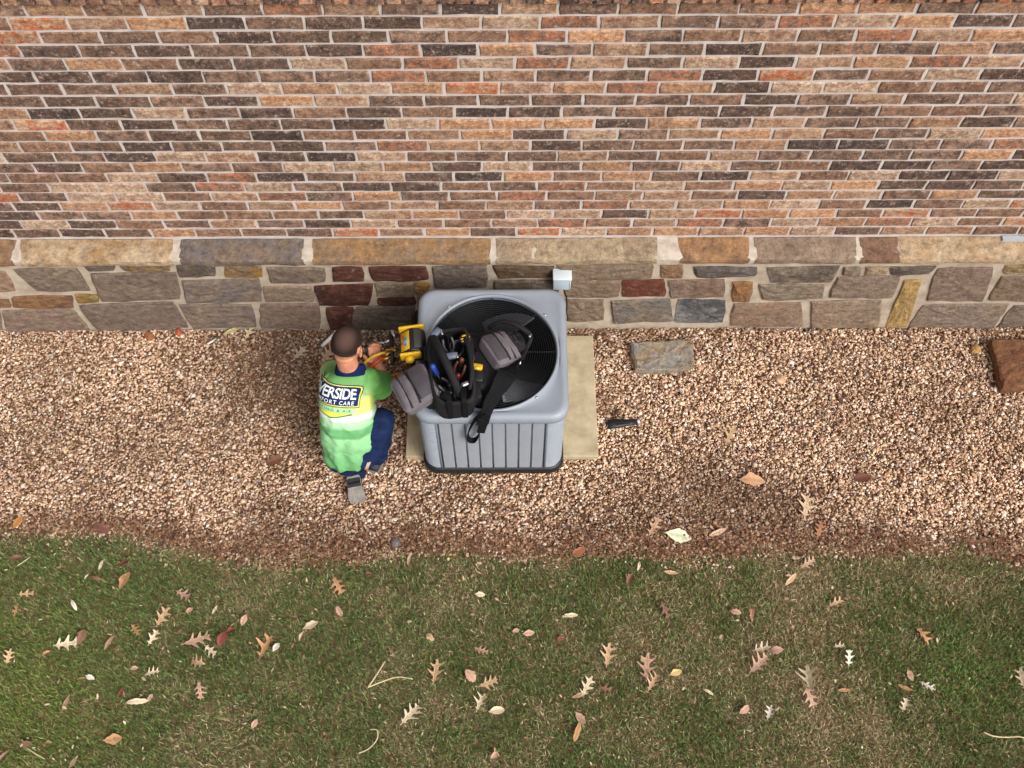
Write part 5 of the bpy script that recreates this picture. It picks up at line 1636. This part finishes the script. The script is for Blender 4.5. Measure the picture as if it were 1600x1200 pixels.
LV = [
 ('oval', 194, 907, 34, 72, OR, 'large upright oval orange-tan leaf high on the left lawn'),
 ('oak', 41, 929, 26, 20, TN, 'tan oak leaf near the left edge, above an orange one'),
 ('oak', 24, 955, 22, 80, OR, 'small orange-tan oak leaf near the left edge of the lawn'),
 ('slim', 115, 945, 22, -55, WH, 'whitish forked slip of leaf left of the large oval leaf'),
 ('oak', 255, 966, 38, 55, TN, 'tan oak leaf at the top of the left cluster, above a cream one'),
 ('oak', 239, 997, 28, 60, CR, 'cream oak leaf directly below the tan one in the left cluster'),
 ('oak', 210, 983, 24, -50, OR, 'orange oak leaf just left of the cream one in the left cluster'),
 ('oak', 102, 1006, 38, 8, CR, 'wide cream oak leaf lying sideways on the far left lawn'),
 ('scrap', 127, 995, 24, 70, BN, 'dull brown crumpled leaf right of the wide cream oak leaf'),
 ('slim', 170, 1004, 26, 65, PK, 'thin pinkish curled leaf between two oak leaves on the left lawn'),
 ('scrap', 72, 1021, 14, 30, OR, 'small orange leaf scrap under the wide cream oak leaf'),
 ('oak', 306, 1000, 46, 25, PK, 'large pinkish oak leaf left of the red leaf'),
 ('oak', 328, 1015, 26, -35, CR, 'small cream oak leaf touching the red leaf'),
 ('oval', 347, 999, 30, 75, RD, 'red leaf on the left lawn beside the large pinkish oak leaf'),
 ('scrap', 361, 985, 18, 25, RD, 'dark red torn leaf just above the red leaf'),
 ('oval', 381, 969, 20, 70, PK, 'pale pink heart-shaped leaf above and right of the red leaf'),
 ('oak', 310, 1037, 34, -10, TN, 'tan oak leaf below the large pinkish oak leaf'),
 ('oak', 236, 1052, 26, 12, CR, 'cream oak leaf under the left cluster, pointing sideways'),
 ('oval', 209, 1044, 14, 10, PK, 'small pink leaf just left of the sideways cream oak leaf'),
 ('oval', 295, 953, 14, 40, PK, 'small pink oval leaf above the large pinkish oak leaf'),
 ('slim', 335, 952, 16, 65, CR, 'small cream slip of leaf above the red leaf'),
 ('slim', 150, 903, 20, -15, BN, 'thin brown leaf left of the large oval leaf'),
 ('slim', 135, 901, 12, 50, WH, 'tiny white curl left of the thin brown leaf'),
 ('oak', 15, 1027, 26, 75, TN, 'upright tan leaf at the left edge below the wide cream one'),
 ('oak', 285, 928, 30, -28, PK, 'faded pink leaf half hidden in grass above the left cluster'),
 ('scrap', 195, 880, 18, 60, RD, 'reddish scrap right above the large oval leaf'),
 ('slim', 157, 882, 18, 80, CR, 'pale upright slip of leaf near the gravel on the left'),
 ('scrap', 25, 871, 18, 10, BN, 'brown scrap near the gravel at the far left'),
 ('scrap', 376, 880, 20, 70, BN, 'reddish brown crumpled leaf at the lawn edge left of the shoe'),
 ('oak', 527, 913, 34, -60, OR, 'orange-tan oak leaf on the lawn below the shoe'),
 ('scrap', 530, 954, 18, -55, PK, 'pink curled scrap below the orange-tan oak leaf'),
 ('oval', 485, 977, 28, 22, CR, 'long cream oval leaf left of the middle of the lawn'),
 ('slim', 471, 993, 18, 65, CR, 'short cream curl just under the long cream oval leaf'),
 ('oak', 415, 1013, 42, 60, OR, 'orange-brown oak leaf touching a round cream leaf'),
 ('oval', 431, 1011, 18, 60, WH, 'round cream leaf beside the orange-brown oak leaf'),
 ('slim', 639, 873, 20, 80, PK, 'pink upright leaf on the lawn edge below the tool bag'),
 ('scrap', 576, 900, 16, 15, BN, 'small brown scrap right of the orange-tan oak leaf'),
 ('oval', 750, 928, 18, -5, CR, 'short cream oval leaf below the air conditioner'),
 ('scrap', 672, 995, 16, -45, TN, 'tan triangular scrap in the middle of the lawn'),
 ('oak', 751, 1015, 26, -20, PK, 'pink torn oak leaf in the middle of the lawn'),
 ('oak', 680, 1050, 42, 82, TN, 'upright tan oak leaf right of the bent pale stem'),
 ('oak', 640, 1118, 42, 50, CR, 'large cream oak leaf low in the middle of the lawn'),
 ('oak', 751, 1098, 32, 62, CR, 'cream oak leaf with a cream half-oval leaf at its foot'),
 ('oak', 762, 1068, 34, 20, TN, 'curled tan oak leaf above the two cream leaves'),
 ('scrap', 735, 1056, 24, -50, PK, 'reddish pink scrap left of the curled tan oak leaf'),
 ('oval', 776, 1110, 26, 8, CR, 'cream half-oval leaf right of a cream oak leaf'),
 ('oval', 826, 989, 20, 5, PK, 'salmon oval leaf, second from the red-pink one'),
 ('oval', 806, 985, 14, 20, PK, 'dull salmon leaf left of the brighter salmon oval leaf'),
 ('oval', 875, 998, 15, 40, RD, 'red-pink small leaf in the middle of the lawn'),
 ('slim', 891, 961, 26, 5, CR, 'cream folded leaf right of the middle of the lawn'),
 ('oak', 917, 1072, 38, 60, CR, 'cream oak leaf in the cluster right of the lower middle'),
 ('slim', 907, 1085, 28, 18, TN, 'tan curled leaf tucked under the cream cluster leaf'),
 ('oak', 944, 1076, 24, -10, BN, 'brown torn leaf at the right of the cream cluster leaf'),
 ('oval', 907, 1121, 24, -50, PK, 'pink folded leaf below the cream cluster leaf'),
 ('slim', 902, 1143, 34, 70, OR, 'orange narrow leaf under the pink folded leaf'),
 ('scrap', 772, 1180, 14, 40, PK, 'small pink scrap near the bottom edge of the picture'),
 ('oak', 950, 1024, 40, 80, TN, 'upright tan curled oak leaf right of the middle of the lawn'),
 ('oak', 1011, 1043, 48, 82, PK, 'long upright pink oak leaf above a narrow tan one'),
 ('oak', 1020, 1068, 34, 55, TN, 'narrow tan oak leaf below the long pink one'),
 ('oval', 1056, 1051, 22, 20, YL, 'yellow-tan leaf right of the long pink oak leaf'),
 ('oak', 1039, 953, 30, -65, BN, 'brown curled oak leaf in the dry grass right of centre'),
 ('oval', 1149, 956, 20, -15, PK, 'pale pink leaf left of a narrow orange-tan one'),
 ('slim', 1176, 959, 24, 72, OR, 'narrow upright orange-tan leaf on the right lawn'),
 ('oak', 1190, 1014, 30, 5, CR, 'cream lobed oak leaf beside a brownish oval one'),
 ('oval', 1212, 1017, 24, 5, PK, 'brownish pink oval leaf right of the cream lobed oak leaf'),
 ('oak', 1184, 1040, 40, 40, PK, 'pinkish curled oak leaf below the cream lobed oak leaf'),
 ('scrap', 985, 904, 20, 60, BN, 'brown leaf with a pale tip near the gravel right of centre'),
 ('slim', 998, 884, 18, 75, CR, 'cream curl near the gravel right of centre'),
 ('slim', 1049, 894, 24, -10, TN, 'tan curled leaf near the gravel, right of the cream curl'),
 ('slim', 1107, 1081, 18, -30, CR, 'short cream sliver right of the narrow tan oak leaf'),
 ('oak', 1262, 1062, 50, 84, CR, 'largest oak leaf, cream and pink, standing upright on the right lawn'),
 ('oak', 1264, 1088, 32, -70, PK, 'pink oak leaf overlapping the foot of the largest oak leaf'),
 ('oak', 1202, 1114, 24, 70, WH, 'small white oak leaf left below the largest oak leaf'),
 ('oval', 1163, 1108, 22, 35, PK, 'brownish pink folded leaf left of the small white oak leaf'),
 ('oak', 1261, 882, 30, 30, PK, 'faded pink oak leaf at the lawn edge on the right'),
 ('slim', 1236, 905, 28, 45, TN, 'tan curl below the faded pink oak leaf at the lawn edge'),
 ('oak', 1306, 943, 30, 20, TN, 'tan oak leaf in the dry grass right of the tan curl'),
 ('oak', 1441, 992, 34, -60, OR, 'orange-tan oak leaf with a dark hole, alone on the right lawn'),
 ('oak', 1311, 1010, 22, 15, CR, 'small cream oak leaf above a white one on the right lawn'),
 ('oak', 1326, 1029, 26, 85, WH, 'white star-like oak leaf right of the largest oak leaf'),
 ('oval', 1423, 1054, 20, -75, PK, 'mauve oval leaf above an orange narrow one on the right lawn'),
 ('slim', 1415, 1074, 24, -20, OR, 'orange narrow leaf left of a white oak leaf on the right lawn'),
 ('oak', 1449, 1071, 26, -35, WH, 'white oak leaf right of the orange narrow leaf'),
 ('oak', 1413, 1102, 22, 70, CR, 'cream sliver of oak leaf below the orange narrow leaf'),
 ('slim', 1320, 1078, 20, 0, OR, 'thin tan leaf lying flat right of the largest oak leaf'),
 ('oak', 1596, 1060, 38, 80, CR, 'cream oak leaf cut off by the right edge of the picture'),
 ('oval', 176, 1155, 30, 8, OR, 'orange leaf with a pointed top low on the left lawn'),
 ('oak', 311, 1077, 30, -75, PK, 'pink oak leaf with a dark hole low on the left lawn'),
 ('slim', 214, 1096, 34, 5, CR, 'long cream curled leaf low on the left lawn'),
 ('oval', 234, 1090, 14, 60, PK, 'small pale pink leaf at the end of the long cream curled leaf'),
 ('slim', 189, 1081, 18, 78, RD, 'short upright reddish leaf above the orange pointed leaf'),
 ('slim', 102, 1098, 28, 75, PK, 'pink upright leaf on the bright grass at the left'),
 ('oval', 113, 1192, 18, 60, PK, 'pink leaf at the bottom edge on the left'),
 ('slim', 5, 1182, 26, 50, PK, 'pink leaf cut off at the bottom left corner'),
 ('oval', 140, 1058, 16, -20, WH, 'small white leaf on the far left lawn'),
 ('slim', 127, 1060, 16, 10, OR, 'thin orange sliver touching the small white leaf'),
 ('oval', 397, 1131, 17, 60, PK, 'salmon oval leaf low on the lawn left of centre'),
 ('oval', 40, 1162, 20, 5, BN, 'grey-brown leaf at the bottom left of the lawn'),
 ('oval', 75, 1160, 11, 20, OR, 'tiny orange leaf right of the grey-brown one'),
]
for i, (k, px, py, s, a, c, lab) in enumerate(LV):
    leaf(k, px, py, s, a, c, lab, seed=i)
GV = [
 ('oval', 1175, 750, 46, -4, C(204, 160, 122), 'long tan leaf with a reddish midrib lying on the gravel'),
 ('oval', 1060, 836, 46, -14, C(226, 224, 190), 'pale cream-green oval leaf at the edge of the gravel'),
 ('slim', 1122, 831, 32, 22, C(214, 178, 150), 'tan rolled leaf right of the pale cream-green one'),
 ('oak', 1260, 792, 44, 75, C(206, 176, 142), 'faded oak leaf on the gravel at the right'),
 ('oak', 1281, 827, 34, 70, C(180, 130, 92), 'orange-brown leaf below the faded oak leaf'),
 ('scrap', 1349, 746, 30, 10, C(112, 68, 50), 'dark brown leaf on the gravel at the right'),
 ('oak', 1141, 680, 40, 60, C(186, 154, 118), 'tan oak leaf half sunk in the gravel right of the torch'),
 ('scrap', 905, 861, 26, 30, C(150, 92, 64), 'rusty orange leaf at the edge of the gravel below the air conditioner'),
 ('oak', 468, 552, 36, 60, C(186, 172, 142), 'pale crumpled leaf in the litter left of the man'),
 ('oak', 511, 556, 40, 60, C(176, 148, 118), 'tan oak leaf in the litter beside the man\'s left ear'),
 ('oval', 27, 816, 26, 60, C(176, 124, 66), 'yellow-brown leaf on the gravel edge at the far left'),
 ('scrap', 158, 824, 30, -20, C(120, 78, 66), 'dull red leaf on the gravel edge at the left'),
 ('oak', 1022, 822, 38, 60, C(196, 160, 130), 'tan oak leaf just left of the pale cream-green one'),
 ('scrap', 430, 720, 30, 20, C(120, 78, 58), 'brown leaf on the gravel left of the man\'s hip'),
 ('slim', 362, 517, 34, 35, C(196, 180, 124), 'straw-coloured leaf against the wall left of the man'),
 ('oak', 388, 519, 32, 70, C(206, 184, 146), 'cream oak leaf against the wall left of the man'),
]
for i, (k, px, py, s, a, c, lab) in enumerate(GV):
    leaf(k, px, py, s, a, c, lab, seed=200 + i, group='fallen leaves on the gravel', curl=.45, z=.034)
M_twig = plain('pale_twig', C(208, 192, 150), .7, var=.2, scale=40)
tw = lambda L, z=.034: smooth_path([P(a, b, z + (.006 if k % 2 else 0)) for k, (a, b) in enumerate(L)], 5)
def twig(label, paths, r):
    t = empty('twig', P(*paths[0][0], .01), label, 'twig', 'pale stems on the lawn')
    for p_ in paths:
        q = tw(p_); tube('stem', q, [r * (1 - .35 * i / len(q)) for i in range(len(q))], M_twig, t, 6)
    return t
twig('sharply bent pale stem left of the upright tan oak leaf', [[(575, 1074), (586, 1058), (602, 1033)], [(575, 1074), (600, 1064), (622, 1058), (645, 1061)]], .0042)
twig('hooked pale stem near the bottom edge left of centre', [[(560, 1177), (576, 1170), (589, 1155), (589, 1141), (578, 1140)]], .0036)
twig('wavy pale stem at the bottom right corner of the lawn', [[(1537, 1144), (1552, 1150), (1572, 1152), (1590, 1151), (1606, 1154)]], .0044)
twig('thin straight stem low on the far left lawn', [[(42, 1169), (56, 1178), (70, 1186)]], .0030)
twig('thin straw on the left lawn near the gravel', [[(27, 884), (38, 877), (47, 870)]], .0030)
